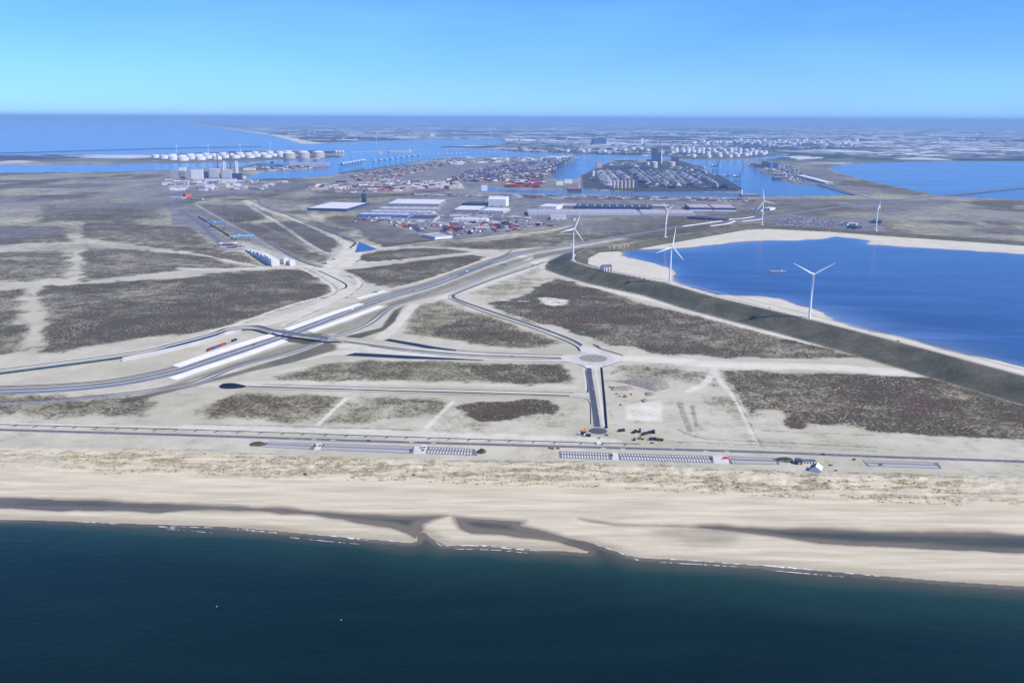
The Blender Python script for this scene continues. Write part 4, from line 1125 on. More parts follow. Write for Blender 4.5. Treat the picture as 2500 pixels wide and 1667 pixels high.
# ---- house on the dyke
def gable(name, label, cat, x, y, z, L, W, hw, hr, rz, wall, roof, doors=1, extra=None):
    root = empty(name, pt(x, y, z), R(rz))
    w = MB().add([(-L / 2, -W / 2, 0), (L / 2, -W / 2, 0), (L / 2, W / 2, 0), (-L / 2, W / 2, 0), (-L / 2, -W / 2, hw), (L / 2, -W / 2, hw), (L / 2, W / 2, hw), (-L / 2, W / 2, hw), (-L / 2, 0, hr), (L / 2, 0, hr)],
                 [(0, 1, 5, 4), (2, 3, 7, 6), (1, 2, 6, 9, 5), (3, 0, 4, 8, 7), (0, 3, 2, 1)])
    wo = w.build('wall', wall, root)
    ov = .5; sl = (hr - hw) / (W / 2); y1 = W / 2 + ov; z1 = hw - ov * sl
    for s in (-1, 1):
        MB().add([(-L / 2 - ov, s * y1, z1 + .06), (L / 2 + ov, s * y1, z1 + .06), (L / 2 + ov, 0, hr + .06), (-L / 2 - ov, 0, hr + .06), (-L / 2 - ov, s * y1, z1 + .36), (L / 2 + ov, s * y1, z1 + .36), (L / 2 + ov, 0, hr + .36), (-L / 2 - ov, 0, hr + .36)],
                 [(0, 3, 2, 1), (4, 5, 6, 7), (0, 1, 5, 4), (1, 2, 6, 5), (2, 3, 7, 6), (3, 0, 4, 7)]).build('roof', roof[0 if s < 0 else 1], root)
    for k in range(doors):
        xx = -L / 2 + L * (k + .5) / doors
        MB().box(xx - L / doors * .28, xx + L / doors * .28, -W / 2 - .08, -W / 2 + .05, .1, hw * .72).build('door' if k % 2 == 0 else 'window', M_GLASS, root)
    tag(root, label, cat)
    return root
M_WWALL = mat('white_wall', (.74, .74, .72), .7, var=.05)
M_GWALL = mat('grey_wall', (.36, .37, .39), .7, var=.08)
M_DROOF = mat('slate_roof', (.13, .135, .15), .75, var=.12)
M_NROOF = mat('navy_roof', (.06, .075, .13), .55, var=.1)
gable('dyke_house', 'house with grey pitched roof and white gable on the lake dyke', 'house', 1480, 660, 19.3, 22, 17, 7.5, 13.5, 25, M_WWALL, (M_DROOF, M_DROOF), 3)
hp = gable('beach_pavilion', 'beach pavilion with pitched roof, sunlit slope coloured white and shaded slope navy, by the dunes', 'pavilion', 1992, 1149, 0.2, 11, 11, 3.4, 6.6, 62, M_WWALL, (M_WWALL, M_NROOF), 2)  # sun and shade put into the roof colours: white sunward, navy away
pb = empty('beach_annex', pt(1967, 1131, 0.1), R(-2))
MB().box(-9.5, 9.5, -3, 3, -.5, 3.4).build('wall', M_WWALL, pb)
MB().box(-9.9, 9.9, -3.3, 3.3, 3.4, 3.75).build('roof', M_DROOF, pb)
for k in range(6): MB().box(-8.6 + 3 * k, -7.2 + 3 * k, -3.06, -2.9, .8, 2.6).build('window', M_GLASS, pb)
tag(pb, 'low white annex with flat dark roof behind the beach pavilion', 'building')
pk = empty('storage_shed', pt(1949, 1131, 0.1))
MB().box(-3, 3, -3.5, 3.5, -.5, 4.4).build('wall', M_DARK, pk); MB().box(-3.3, 3.3, -3.8, 3.8, 4.4, 4.7).build('roof', M_NROOF, pk); MB().box(-1.2, 1.2, -3.58, -3.4, .1, 2.6).build('door', M_STEEL, pk)
tag(pk, 'small black shed at the end of the low annex by the dunes', 'shed')
# ---- bushes on the dunes
M_BUSH = mat('bush_leaf', (.075, .072, .042), .95, var=.5, scale=.4)
def bush(x, y, rx, ry, h, label, group=None, n=420):
    c = pt(x, y, 0.0); r = random.Random(int(x)); mb = MB()
    for k in range(n):
        a = r.uniform(0, 6.283); q = r.random() ** .5; px_, py_ = rx * q * math.cos(a), ry * q * math.sin(a)
        top = h * (1 - q * q) * r.uniform(.35, 1) + .15; s = r.uniform(.35, .8); b = r.uniform(0, 3.14); t = r.uniform(-.6, .6)
        u = Vector((math.cos(b), math.sin(b), t)) * s; v = Vector((-math.sin(b) * .6, math.cos(b) * .6, r.uniform(.3, .9))) * s; p = Vector((c.x + px_, c.y + py_, top))
        mb.add([p - u, p + u, p + v], [(0, 1, 2)])
    root = empty('bush', c); o = mb.build('foliage', M_BUSH, root); o.location = -c
    st = MB()
    for k in range(7): st.bar((r.uniform(-.3, .3) * rx, r.uniform(-.3, .3) * ry, -.3), (r.uniform(-.6, .6) * rx, r.uniform(-.6, .6) * ry, h * .6), .12, 4, .05)
    st.build('stem', mat('twig', (.06, .05, .04), .9), root)
    return tag(root, label, 'bush', group)
bush(629, 1085, 9, 6, 3.2, 'dark green bush at the left end of the first car park', n=700)
bush(1176, 1103, 5, 6, 3.4, 'dark bush against the right end of the left-hand car park', n=500)
bush(1917, 1123, 9, 7, 3.0, 'olive bush between the right-hand car park and the black shed', n=700)
for bk, (x, y) in enumerate(sorted(((2028, 1136), (2040, 1150), (1350, 1096), (1343, 1094), (2085, 1122), (1362, 1095), (2150, 1135), (1590, 1172), (770, 1144), (1010, 1160), (1508, 1165), (1790, 1178), (1800, 1190), (745, 1158)))):
    bush(x, y, 2.0, 1.6, 1.3, nth(bk + 1) + ' from the left of the small dark bushes on the dunes', 'small bushes on the dunes', 60)

# ---- buildings of the distribution park: roof corners as seen, real height
def warehouse(label, fl, fr, bl, h, wall, roof, doors=0, name='warehouse', cat='warehouse', band=None, vents=0, curved=False, maxd=None):
    a, b, c = pt(*fl, h), pt(*fr, h), pt(*bl, h)
    u = (b - a); u.z = 0; L = u.length; u.normalize(); n = Vector((-u.y, u.x, 0)); D = max((c - a).dot(n), 8.0)
    if maxd: D = min(D, maxd)
    root = empty(name, (a.x, a.y, 0), math.atan2(u.y, u.x))
    if curved:
        prof = [(0, 0), (D, 0), (D, h), (D * .55, h * 1.04), (D * .2, h), (D * .06, h * .92), (0, h * .8)]
        vs = [(x, p[0], p[1]) for x in (0, L) for p in prof]; k = len(prof)
        MB().add(vs, [tuple(range(k)), tuple(range(2 * k - 1, k - 1, -1))] + [(i, k + i, k + (i + 1) % k, (i + 1) % k) for i in range(k)]).build('wall', wall, root)
        MB().box(0, L, D * .25, D * .9, h * 1.03, h * 1.05).build('roof', roof, root)
    else:
        MB().box(0, L, 0, D, -1, h - .4).build('wall', wall, root)
        rf = MB().box(-.4, L + .4, -.4, D + .4, h - .4, h).build('roof', roof, root)
        pm = MB()
        for y0, y1, x0, x1 in ((-.4, .2, -.4, L + .4), (D - .2, D + .4, -.4, L + .4)): pm.box(x0, x1, y0, y1, h + .002, h + .7)
        for x0, x1 in ((-.4, .2), (L - .2, L + .4)): pm.box(x0, x1, .21, D - .21, h + .002, h + .7)
        pm.build('parapet', wall, rf)
        for k in range(vents):
            x = L * (k + .5) / vents
            MB().box(x - 1.5, x + 1.5, D * .12, D * .88, h + .01, h + 1.1).build('skylight', M_SKYL, rf)
    if band: MB().box(-.15, L + .15, -.12, -.005, .2, h * .38).build('wall_band', band, root)
    for k in range(doors):
        x = L * (k + .5) / doors; w = min(2.0, L / doors * .32)
        d = MB().box(x - w, x + w, -.3, -.125, .3, min(4.6, h * .5)).build('door', M_DOCK, root)
    return tag(root, label, cat)
M_SKYL = mat('skylight', (.55, .58, .60), .4, var=.05)
M_DOCK = mat('dock_door', (.08, .09, .11), .7)
M_RWHITE = mat('white_roof', (.66, .66, .66), .7, var=.08, scale=.03)
M_RGREY = mat('grey_roof', (.40, .40, .41), .75, var=.1, scale=.03)
M_RPINK = mat('pinkish_roof', (.46, .40, .40), .75, var=.08, scale=.03)
M_RDARK = mat('dark_roof', (.055, .06, .09), .7, var=.15, scale=.03)
M_WNAVY = mat('navy_cladding', (.045, .065, .17), .5, var=.08)
M_WBLUE = mat('blue_cladding', (.10, .19, .52), .5, var=.08)
M_WLGREY = mat('light_cladding', (.50, .51, .53), .6, var=.06)
M_WMID = mat('mid_cladding', (.28, .29, .32), .6, var=.08)
M_TEAL = mat('teal_glass', (.03, .07, .10), .25, var=.15, spec=.5)
warehouse('white roofed hall with navy front beside the dark office tower', (750, 508), (846, 510), (784, 493), 10, M_WNAVY, M_RWHITE, 9, vents=7)
warehouse('rear pale roofed hall of the three stepped sheds, right of the tower', (946, 497), (1071, 498.5), (972, 486), 13, M_WMID, M_RWHITE, 8, vents=9)
warehouse('middle pale hall of the three stepped sheds, right of the tower', (923, 510), (1068, 511.5), (934, 504), 9, M_WMID, M_RGREY, 10, vents=6)
warehouse('front pale hall of the three stepped sheds behind the blue shed', (905, 517), (1056, 518.5), (915, 512.5), 8, M_WLGREY, M_RGREY, 10, vents=6)
warehouse('long shed with a bright blue front wall and grey roof', (874, 523.5), (995, 525.5), (890, 518.5), 10, M_WBLUE, M_RGREY, 8, vents=6)
warehouse('shed with almost black roof and pale walls behind the container yard', (993, 533.5), (1059, 534.6), (1012, 521), 10, M_WLGREY, M_RDARK, 6, maxd=110)
warehouse('tall white hall with rounded top edge, highest of the warehouses', (1192, 482), (1235, 483), (1196, 479), 36, M_WWALL, M_WWALL, 2, curved=True, name='tall_hall', maxd=55)
warehouse('white roofed hall just left of the tall rounded hall', (1108, 512), (1170, 513), (1120, 502), 9, M_WMID, M_RWHITE, 6, vents=4)
warehouse('white roofed hall in front of the tall rounded hall', (1175, 514), (1229, 515.5), (1189, 507), 10, M_WLGREY, M_RWHITE, 6, vents=4)
warehouse('long low white shed behind the red container stacks', (1106, 535), (1189, 536.5), (1111, 532), 8, M_WWALL, M_RWHITE, 7)
warehouse('low navy shed left of the tall rounded hall at the back', (1127, 497), (1186, 499), (1131, 492.5), 8, M_WNAVY, M_RDARK, 5)
warehouse('longest warehouse, with grey roof and a row of dock doors along its front', (1290, 520), (1565, 520.5), (1306, 511), 12, M_WLGREY, M_RGREY, 44, vents=14)
warehouse('pink roofed warehouse joined to the right end of the longest warehouse', (1567, 520.5), (1698, 522), (1566, 512), 12, M_WLGREY, M_RPINK, 22, vents=6)
warehouse('long dark roofed shed behind the longest warehouse', (1405, 504), (1590, 507), (1412, 498), 11, M_WNAVY, M_RDARK, 14, vents=10)
warehouse('white block at the left end of the dark roofed shed', (1316, 504), (1358, 505.5), (1318, 497), 13, M_WWALL, M_RWHITE, 3)
warehouse('short pink roofed shed between white block and dark roofed shed', (1362, 502), (1404, 503), (1363, 496), 10, M_WMID, M_RPINK, 4)
warehouse('pink roofed shed at the right end of the dark roofed shed', (1592, 503), (1632, 504), (1590, 498), 9, M_WMID, M_RPINK, 4)
warehouse('left of two adjoining pink roofed halls with navy walls and white base', (1685, 507), (1740, 507.5), (1675, 496), 13, M_WNAVY, M_RPINK, 0, band=M_WWALL, vents=3, maxd=150)
warehouse('right of two adjoining pink roofed halls with navy walls and white base', (1742, 507.5), (1797, 508.2), (1732, 497), 13, M_WNAVY, M_RPINK, 0, band=M_WWALL, vents=3, maxd=150)
warehouse('small white walled shed alone on sand in front of the longest warehouse', (1345, 528), (1379, 528.5), (1347, 523), 13, M_WWALL, M_RGREY, 2)
warehouse('little navy roofed shed beside the small white walled shed', (1383, 535), (1401, 535.5), (1385, 532), 6, M_WWALL, M_NROOF, 2)
warehouse('dark low shed at the right end of the pink roofed warehouse', (1678, 530), (1722, 533), (1682, 527), 6, M_WNAVY, M_RDARK, 4)
warehouse('long low dark roof beside the motorway ramp', (1722, 533), (1768, 537), (1726, 530.5), 4, M_WNAVY, M_RDARK, 4)
warehouse('white depot with dark doors left of the tall turbine', (1866, 508), (1880, 509), (1867, 505), 8, M_WWALL, M_RWHITE, 2)
warehouse('small navy depot left of the white depot behind the turbine', (1836, 512), (1858, 513), (1838, 509), 6, M_WWALL, M_NROOF, 2)
warehouse('navy roofed shed nearest the car storage yard', (2053, 545.5), (2069, 546.5), (2055, 542), 7, M_WWALL, M_NROOF, 2)
warehouse('navy roofed shed with white base below the other at the car yard', (2067, 552), (2091, 554.5), (2069, 549), 8, M_WNAVY, M_NROOF, 3, band=M_WWALL)
warehouse('pale shed behind the car storage yard sheds', (2072, 546), (2090, 547), (2074, 542.5), 6, M_WLGREY, M_RGREY, 2)
warehouse('dark roofed shed beside the turbine at the far right', (2130, 540), (2152, 541), (2132, 536), 7, M_WNAVY, M_NROOF, 2)
# office tower
tb = pt(888, 498); th = tall(888, 498, 471)
tw = empty('office_tower', tb, R(-6))
MB().box(-9, 9, 0, 17, -1, th - 4).build('wall', M_TEAL, tw)
MB().box(-11, 11, -2, 19, th - 4, th).build('roof', mat('tower_cap', (.12, .18, .24), .5), tw)
for k in range(10): MB().box(-9.1, 9.1, -.12, -.01, 2 + k * 3.6, 3.2 + k * 3.6).build('window', M_GLASS, tw)
MB().box(-20, 24, -14, -1, -1, 5).build('entrance_hall', M_NROOF, tw)
tag(tw, 'dark teal office tower with flat overhanging top among low warehouses', 'tower')
# buildings on the left edge
warehouse('bright red box shaped shed at the left edge of the rail terminal', (445, 474), (453, 474.5), (446, 472), 13, mat('red_wall', (.62, .12, .10), .6), mat('red_roof', (.5, .1, .09), .6), 1)
warehouse('long pale blue shed left of the red shed', (410, 482), (444, 482.5), (411, 480), 7, mat('pale_blue_wall', (.35, .45, .68), .6), M_RGREY, 4)
warehouse('row of white trailers parked like a fence near the red shed', (467, 484), (494, 485.5), (467.3, 483.4), 4, M_WWALL, M_RWHITE, 9, name='trailer_row', cat='shed')
# ---- white stack of containers beside the rail terminal, and the container yard
def container_mesh(L):
    mb = MB(); W, H = 2.44, 2.6
    mb.box(-L / 2 + .1, L / 2 - .1, -W / 2 + .06, W / 2 - .06, .12, H - .08)
    for sx_ in (-1, 1):
        for sy_ in (-1, 1):
            x, y = sx_ * (L / 2 - .09), sy_ * (W / 2 - .09); mb.box(x - .09, x + .09, y - .09, y + .09, 0, H)
    for sy_ in (-1, 1):
        y = sy_ * (W / 2 - .07)
        for z0 in (0, H - .16): mb.box(-L / 2 + .18, L / 2 - .18, y - .07, y + .07, z0, z0 + .16)
    n = int(L / 1.5)
    for k in range(n):
        x = -L / 2 + .6 + (L - 1.2) * (k + .5) / n
        for sy_ in (-1, 1): mb.box(x - .25, x + .25, sy_ * (W / 2 - .04) - .03, sy_ * (W / 2 - .04) + .03, .2, H - .2)
    return mb
CCOL = {'red': (.42, .055, .045), 'maroon': (.17, .035, .045), 'blue': (.05, .10, .32), 'navy': (.02, .035, .11), 'white': (.72, .72, .71), 'grey': (.36, .37, .39), 'green': (.05, .16, .13), 'orange': (.55, .15, .04), 'cream': (.60, .56, .46), 'cyan': (.10, .32, .48), 'tan': (.34, .28, .22), 'slate': (.13, .15, .19), 'rust': (.26, .10, .075)}
CM = {k: mat('container_' + k, v, .55, var=.1, scale=.3) for k, v in CCOL.items()}
cont_me = {}
for L in (12.2, 6.1):
    o = container_mesh(L).build('shipping_container', CM['white']); cont_me[L] = o.data; bpy.data.objects.remove(o)
def container(x, y, z, rz, color, L, label, group):
    o = bpy.data.objects.new('shipping_container', cont_me[L]); COL.objects.link(o)
    o.location = (x, y, z); o.rotation_euler = (0, 0, rz)
    o.material_slots[0].link = 'OBJECT'; o.material_slots[0].material = CM[color]
    return tag(o, label, 'container', group)
def cbox_mass(mb, x, y, z, rz, L=12.2): mb.cbox(x, y, z, L - .15, 2.38, 2.55, rz)
A, B = pt(664, 650), pt(600, 612)
u = (B - A).normalized(); rzs = math.atan2(u.y, u.x); nrm = Vector((-u.y, u.x, 0))
if nrm.x < 0: nrm = -nrm
Ls = (B - A).length; ncol = int(Ls / 12.6)
filler = MB()
for i in range(ncol):
    hmax = (7, 6, 7, 7, 6, 7, 5, 6, 7, 4, 6, 6, 5, 3, 5, 4, 2, 4, 3, 2, 2, 2)[min(i, 21)]
    p = A + u * (6.4 + i * 12.6)
    for k in range(hmax):
        container(p.x, p.y, k * 2.62, rzs, ('white', 'white', 'white', 'grey', 'white', 'white')[(i * 3 + k) % 6] if (i * 7 + k) % 29 else 'orange', 12.2,
                  'container ' + nth(k + 1) + ' up in the ' + nth(i + 1) + ' column along the long white stack', 'long white container stack')
    for j in range(1, 8):
        for k in range(max(hmax - 1, 1) if j < 7 else max(hmax - 2, 1)):
            q = p + nrm * (j * 2.6)
            if i == 0:
                container(q.x, q.y, k * 2.62, rzs, 'white', 12.2, 'white container ' + nth(k + 1) + ' up, ' + nth(j + 1) + ' across the near end of the long white stack', 'long white container stack')
            else: cbox_mass(filler, q.x, q.y, k * 2.62, rzs)
for (bx, by, nc, hc) in ((693, 645, 4, 6), (708, 648, 3, 5)):
    p0 = pt(bx, by)
    for i in range(nc):
        for j in range(5):
            for k in range(max(hc - i - (j > 3), 1)):
                q = p0 + u * (i * 12.6) + nrm * (j * 2.6); cbox_mass(filler, q.x, q.y, k * 2.62, rzs)
fo = filler.build('container_mass', CM['white'])
tag(fo, 'white containers packed behind the front of the long stack by the rail terminal', 'containers', kind='stuff')
# the mixed yard in front of the warehouses
r7 = random.Random(11)
yard = [(968, 552, 'white', 3), (975, 549, 'white', 3), (985, 553, 'orange', 2), (990, 556, 'maroon', 2), (982, 548, 'red', 2), (1000, 552, 'red', 2), (1010, 555, 'navy', 3), (1002, 560, 'white', 2), (1016, 562, 'blue', 3), (1022, 566, 'blue', 2), (1030, 560, 'white', 2), (1035, 556, 'grey', 2),
        (1044, 553, 'white', 2), (1060, 553, 'white', 3), (1075, 552, 'white', 2), (1085, 556, 'maroon', 3), (1090, 563, 'navy', 4), (1098, 560, 'red', 4), (1104, 553, 'red', 5), (1110, 563, 'maroon', 4), (1118, 566, 'red', 3), (1084, 568, 'navy', 3), (1100, 570, 'white', 2), (1092, 574, 'grey', 1), (1075, 580, 'white', 1), (1110, 578, 'cyan', 1), (1118, 574, 'white', 1),
        (1124, 562, 'blue', 2), (1132, 560, 'white', 3), (1140, 566, 'white', 2), (1146, 572, 'navy', 3), (1152, 568, 'white', 3), (1164, 562, 'white', 4), (1172, 568, 'white', 4), (1180, 566, 'grey', 4), (1154, 546, 'maroon', 3), (1180, 546, 'maroon', 2), (1176, 549, 'red', 2), (1190, 550, 'white', 2), (1200, 552, 'navy', 3), (1206, 558, 'green', 3), (1214, 554, 'maroon', 4), (1222, 558, 'maroon', 3), (1210, 564, 'green', 3), (1216, 568, 'red', 2),
        (1232, 548, 'navy', 4), (1240, 551, 'blue', 3), (1248, 556, 'red', 4), (1254, 562, 'red', 3), (1262, 553, 'maroon', 3), (1268, 548, 'grey', 4), (1276, 560, 'red', 3), (1270, 564, 'red', 2), (1236, 566, 'cyan', 1), (1284, 558, 'white', 1),
        (880, 538, 'red', 2), (895, 539, 'red', 2), (908, 540, 'white', 2), (920, 541, 'white', 1), (930, 540, 'maroon', 2), (945, 541, 'maroon', 2), (955, 545, 'grey', 2), (860, 537, 'grey', 1), (868, 541, 'white', 1),
        (1303, 547, 'white', 2), (1312, 552, 'navy', 3), (1322, 550, 'white', 3), (1340, 553, 'maroon', 2), (1348, 553, 'red', 1), (1296, 552, 'grey', 1)]
order = {k: i + 1 for i, k in enumerate(sorted(range(len(yard)), key=lambda q: yard[q][0]))}
for k, (x, y, cname, hh) in enumerate(yard):
    p = pt(x, y); rz = R(r7.choice((-4, -4, 86, 62))); d = Vector((math.cos(rz), math.sin(rz), 0)); e = Vector((-d.y, d.x, 0))
    for j in range(hh):
        L = 12.2
        cc = cname if r7.random() < .8 else r7.choice(list(CCOL)[:10])
        container(p.x, p.y, j * 2.62, rz, cc, L, cc + ' container, ' + nth(j + 1) + ' up in the ' + nth(order[k]) + ' stack from the left of the mixed yard', 'mixed container yard')
ymass = MB()
for k, (x, y, cname, hh) in enumerate(yard):
    p = pt(x, y)
    for j in range(2):
        q = p + Vector((r7.uniform(-9, 9), r7.uniform(6, 26), 0))
        for z in range(max(hh - 1, 1)): cbox_mass(ymass, q.x, q.y, z * 2.62, R(-4))
tag(ymass.build('container_mass', CM['maroon']), 'dark red containers packed between the rows of the mixed yard', 'containers', kind='stuff')
# long silver hall of stacked units at the yard's corner
warehouse('long grey roofed shed with white gable at the near corner of the container yard', (1030, 572), (1062, 579), (1040, 562), 7, M_WWALL, M_GWALL, 4)
# ---- rail terminal gantries
M_CYAN = mat('crane_blue', (.16, .50, .80), .5, var=.05)
def gantry(xa, ya, xb, yb, h, label):
    a, b = pt(xa, ya, h), pt(xb, yb, h); u = (b - a); L = u.length; rz = math.atan2(u.y, u.x)
    root = empty('gantry_crane', (a.x, a.y, 0), rz)
    for s in (-3.5, 3.5): MB().box(-6, L + 6, s - 1.1, s + 1.1, h - 3.4, h).build('girder', M_CYAN, root)
    for x in (4, L - 4):
        for s in (-6, 6): MB().bar((x, s, 0), (x, s * .6, h - 3.4), .9, 4).build('leg', M_CYAN, root)
        MB().box(x - 1, x + 1, -9, 9, .3, 1.8).build('bogie', M_DARK, root)
    MB().box(L * .3, L * .3 + 8, -4.7, 4.7, h + .05, h + 3).build('trolley', M_CYAN, root)
    MB().box(L * .3 + 9, L * .3 + 11.5, -1.3, 1.3, h - 6.5, h - 3.6).build('cab', M_GLASS, root)
    return tag(root, label, 'crane', 'blue gantry cranes of the rail terminal')
gantry(507, 543, 549, 545, 15, 'farther of two bright blue gantry cranes over the rail terminal')
gantry(566, 575, 614, 573, 15, 'nearer of two bright blue gantry cranes over the rail terminal')
# wagons under the gantries, containers on the train in the cutting
def wagon(p, rz, colr, label, group, L=14):
    root = empty('rail_wagon', p, rz)
    MB().box(-L / 2, L / 2, -1.35, 1.35, .9, 1.25).build('frame', M_DARK, root)
    for x in (-L / 2 + 2, L / 2 - 2): MB().box(x - 1.2, x + 1.2, -1.1, 1.1, .36, .9).build('bogie', M_TYRE, root)
    lo = MB(); lo.box(-L / 2 + .6, L / 2 - .6, -1.2, 1.2, 1.26, 3.85)
    for k in range(8):
        x = -L / 2 + 1.4 + k * (L - 2.8) / 7
        for s in (-1, 1): lo.box(x - .2, x + .2, s * 1.2 - .05, s * 1.2 + .05, 1.35, 3.8)
    lo.build('load', colr, root)
    return tag(root, label, 'wagon', group)
a, b = pt(484, 530), pt(577, 588); L_ = (b - a).length; n_ = int(L_ / 15.5); u2 = (b - a).normalized()
for i in range(n_):
    wagon(a + u2 * (i + .5) * 15.5, math.atan2(u2.y, u2.x), CM[('maroon', 'navy', 'maroon', 'red', 'navy')[i % 5]], nth(i + 1) + ' wagon from the far end of the dark train under the blue gantries', 'train at the rail terminal')
a, b = pt(505, 858), pt(583, 829); u2 = (b - a).normalized(); n_ = int((b - a).length / 15)
TC = ('maroon', 'blue', 'blue', 'red', 'red', 'maroon', 'grey', 'navy', 'navy', 'navy')
for i in range(n_):
    wagon(a + u2 * (i + .5) * 15, math.atan2(u2.y, u2.x), CM[TC[min(i * 10 // max(n_, 1), 9)]], nth(i + 1) + ' wagon from the left of the container train in the cutting', 'train in the cutting')
# ---- curved road bridge over the cutting
br = empty('road_bridge', pt(663, 806, 0))
deck_px = [(-300, 940), (300, 864), (420, 840), (519, 814), (557, 801), (621, 796), (663, 806), (706, 813), (759, 820), (801, 826)]
dl = [v - br.location for v in lpx(deck_px, 7.0, 8)] + [pt(835, 832, 2.0) - br.location]
ribbon_mesh(MB(), dl, -5, 5, 0, 1.1).build('deck', M_ASPH, br)
for s in (-1, 1):
    ribbon_mesh(MB(), dl, s * 4.6, s * 5.25, 1.0, 1.3).build('parapet', M_CONC, br)
for i in range(4, len(dl) - 3, 7):
    p = dl[i]; MB().cbox(p.x, p.y, -7.5, 1.4, 7, 6.8, R(60)).build('pier', M_CONC, br)
tag(br, 'curved road bridge with pale parapets crossing the motorway cutting', 'bridge')
wl_ = lpx([(300, 872), (420, 848), (519, 822), (557, 808), (590, 804)], 5.5, 8)
wv = []
for p in wl_: wv += [(p.x, p.y - 1.5, p.z), (p.x, p.y - 5.5, -.5), (p.x, p.y + 1, -.5), (p.x, p.y + 1, p.z)]
wf_ = []
for i in range(len(wl_) - 1):
    for k in range(4): wf_.append((4 * i + k, 4 * i + (k + 1) % 4, 4 * i + 4 + (k + 1) % 4, 4 * i + 4 + k))
tag(MB().add(wv, wf_).build('retaining_wall', M_RGREY), 'pale grey sloping retaining wall below the curved road bridge', 'wall')

# ---- vehicles and machines of the building site and car parks
M_CATO = mat('machine_orange', (.72, .33, .05), .5, var=.08)
M_CATY = mat('machine_yellow', (.62, .45, .06), .5, var=.08)
M_BODYW = mat('paint_white', (.72, .72, .72), .35)
M_BODYK = mat('paint_black', (.025, .026, .03), .3)
M_BODYR = mat('paint_red', (.50, .05, .05), .35)
M_BODYG = mat('paint_grey', (.25, .26, .28), .35)
M_BODYB = mat('paint_blue', (.06, .10, .25), .35)
def wheel(parent, x, y, r, w=.3):
    n = 10; vs = []
    for yy in (y - w / 2, y + w / 2): vs += [(x + r * math.cos(2 * math.pi * i / n), yy, r + r * math.sin(2 * math.pi * i / n)) for i in range(n)]
    MB().add(vs, [tuple(range(n)), tuple(range(2 * n - 1, n - 1, -1))] + [(i, n + i, n + (i + 1) % n, (i + 1) % n) for i in range(n)]).build('wheel', M_TYRE, parent)
def loft(secs):
    """sections along x: (x, y half width, z0, z1)"""
    vs = []; fs = []
    for x, w, z0, z1 in secs: vs += [(x, -w, z0), (x, w, z0), (x, w * .96, z1), (x, -w * .96, z1)]
    for i in range(len(secs) - 1):
        for k in range(4): fs.append((4 * i + k, 4 * i + (k + 1) % 4, 4 * i + 4 + (k + 1) % 4, 4 * i + 4 + k))
    e = 4 * (len(secs) - 1); fs += [(3, 2, 1, 0), (e, e + 1, e + 2, e + 3)]
    return vs, fs
def car(x, y, z, rz, paint, label, kind='car', group=None):
    root = empty('parked_car' if kind == 'car' else 'parked_van', pt(x, y, z), R(rz))
    if kind == 'car':
        MB().add(*loft([(-2.15, .78, .35, .75), (-2.0, .86, .28, .92), (-1.0, .88, .25, .95), (.9, .88, .25, .93), (1.9, .84, .28, .78), (2.15, .72, .35, .62)])).build('body', paint, root)
        MB().add(*loft([(-1.75, .74, .93, 1.0), (-1.2, .72, .95, 1.42), (.2, .70, .94, 1.45), (.95, .74, .92, .98)])).build('cabin', M_GLASS, root)
        wh = ((-1.35, .33), (1.35, .33))
    else:
        MB().add(*loft([(-2.9, .95, .45, 2.3), (-2.85, .99, .35, 2.45), (1.3, .99, .3, 2.45), (2.0, .97, .3, 1.5), (2.8, .9, .4, 1.15)])).build('body', paint, root)
        MB().add(*loft([(1.32, 1.0, 1.45, 2.25), (1.95, .985, 1.4, 1.5)])).build('windscreen', M_GLASS, root)
        wh = ((-1.9, .38), (1.9, .38))
    for xx, rr in wh:
        for s in (-.8, .8): wheel(root, xx, s, rr, .24)
    return tag(root, label, kind, group)
def excavator(x, y, rz, paint, label):
    root = empty('excavator', pt(x, y), R(rz))
    for s in (-1.35, 1.35):
        MB().add(*loft([(-2.3, .3, .45, .8), (-2.0, .32, .02, 1.05), (2.0, .32, .02, 1.05), (2.3, .3, .45, .8)])).build('track', M_TYRE, root).location = (0, s, 0)
    MB().cbox(0, 0, .85, 2.2, 2.2, .4).build('turntable', M_DARK, root)
    hs = MB().add(*loft([(-2.9, 1.35, 1.4, 2.4), (-2.6, 1.45, 1.25, 2.75), (-.3, 1.45, 1.25, 2.7), (1.6, 1.4, 1.25, 1.9)])).build('house', paint, root)
    MB().add(*loft([(-.3, .55, 1.9, 3.3), (.9, .55, 1.9, 3.3), (1.5, .5, 1.9, 2.6)])).build('cab', M_GLASS, root).location = (.2, .85, 0)
    MB().bar((1.2, -.3, 2.0), (4.2, -.3, 5.2), .42, 4, .36).bar((4.2, -.3, 5.2), (6.2, -.3, 4.6), .36, 4, .3).build('boom', paint, root)
    MB().bar((6.2, -.3, 4.8), (7.4, -.3, 1.6), .3, 4, .2).build('stick', paint, root)
    MB().add(*loft([(6.3, .6, .3, 1.4), (7.2, .62, .1, 1.7), (7.7, .6, .9, 1.7)])).build('bucket', M_DARK, root).location = (0, -.3, 0)
    return tag(root, label, 'excavator')
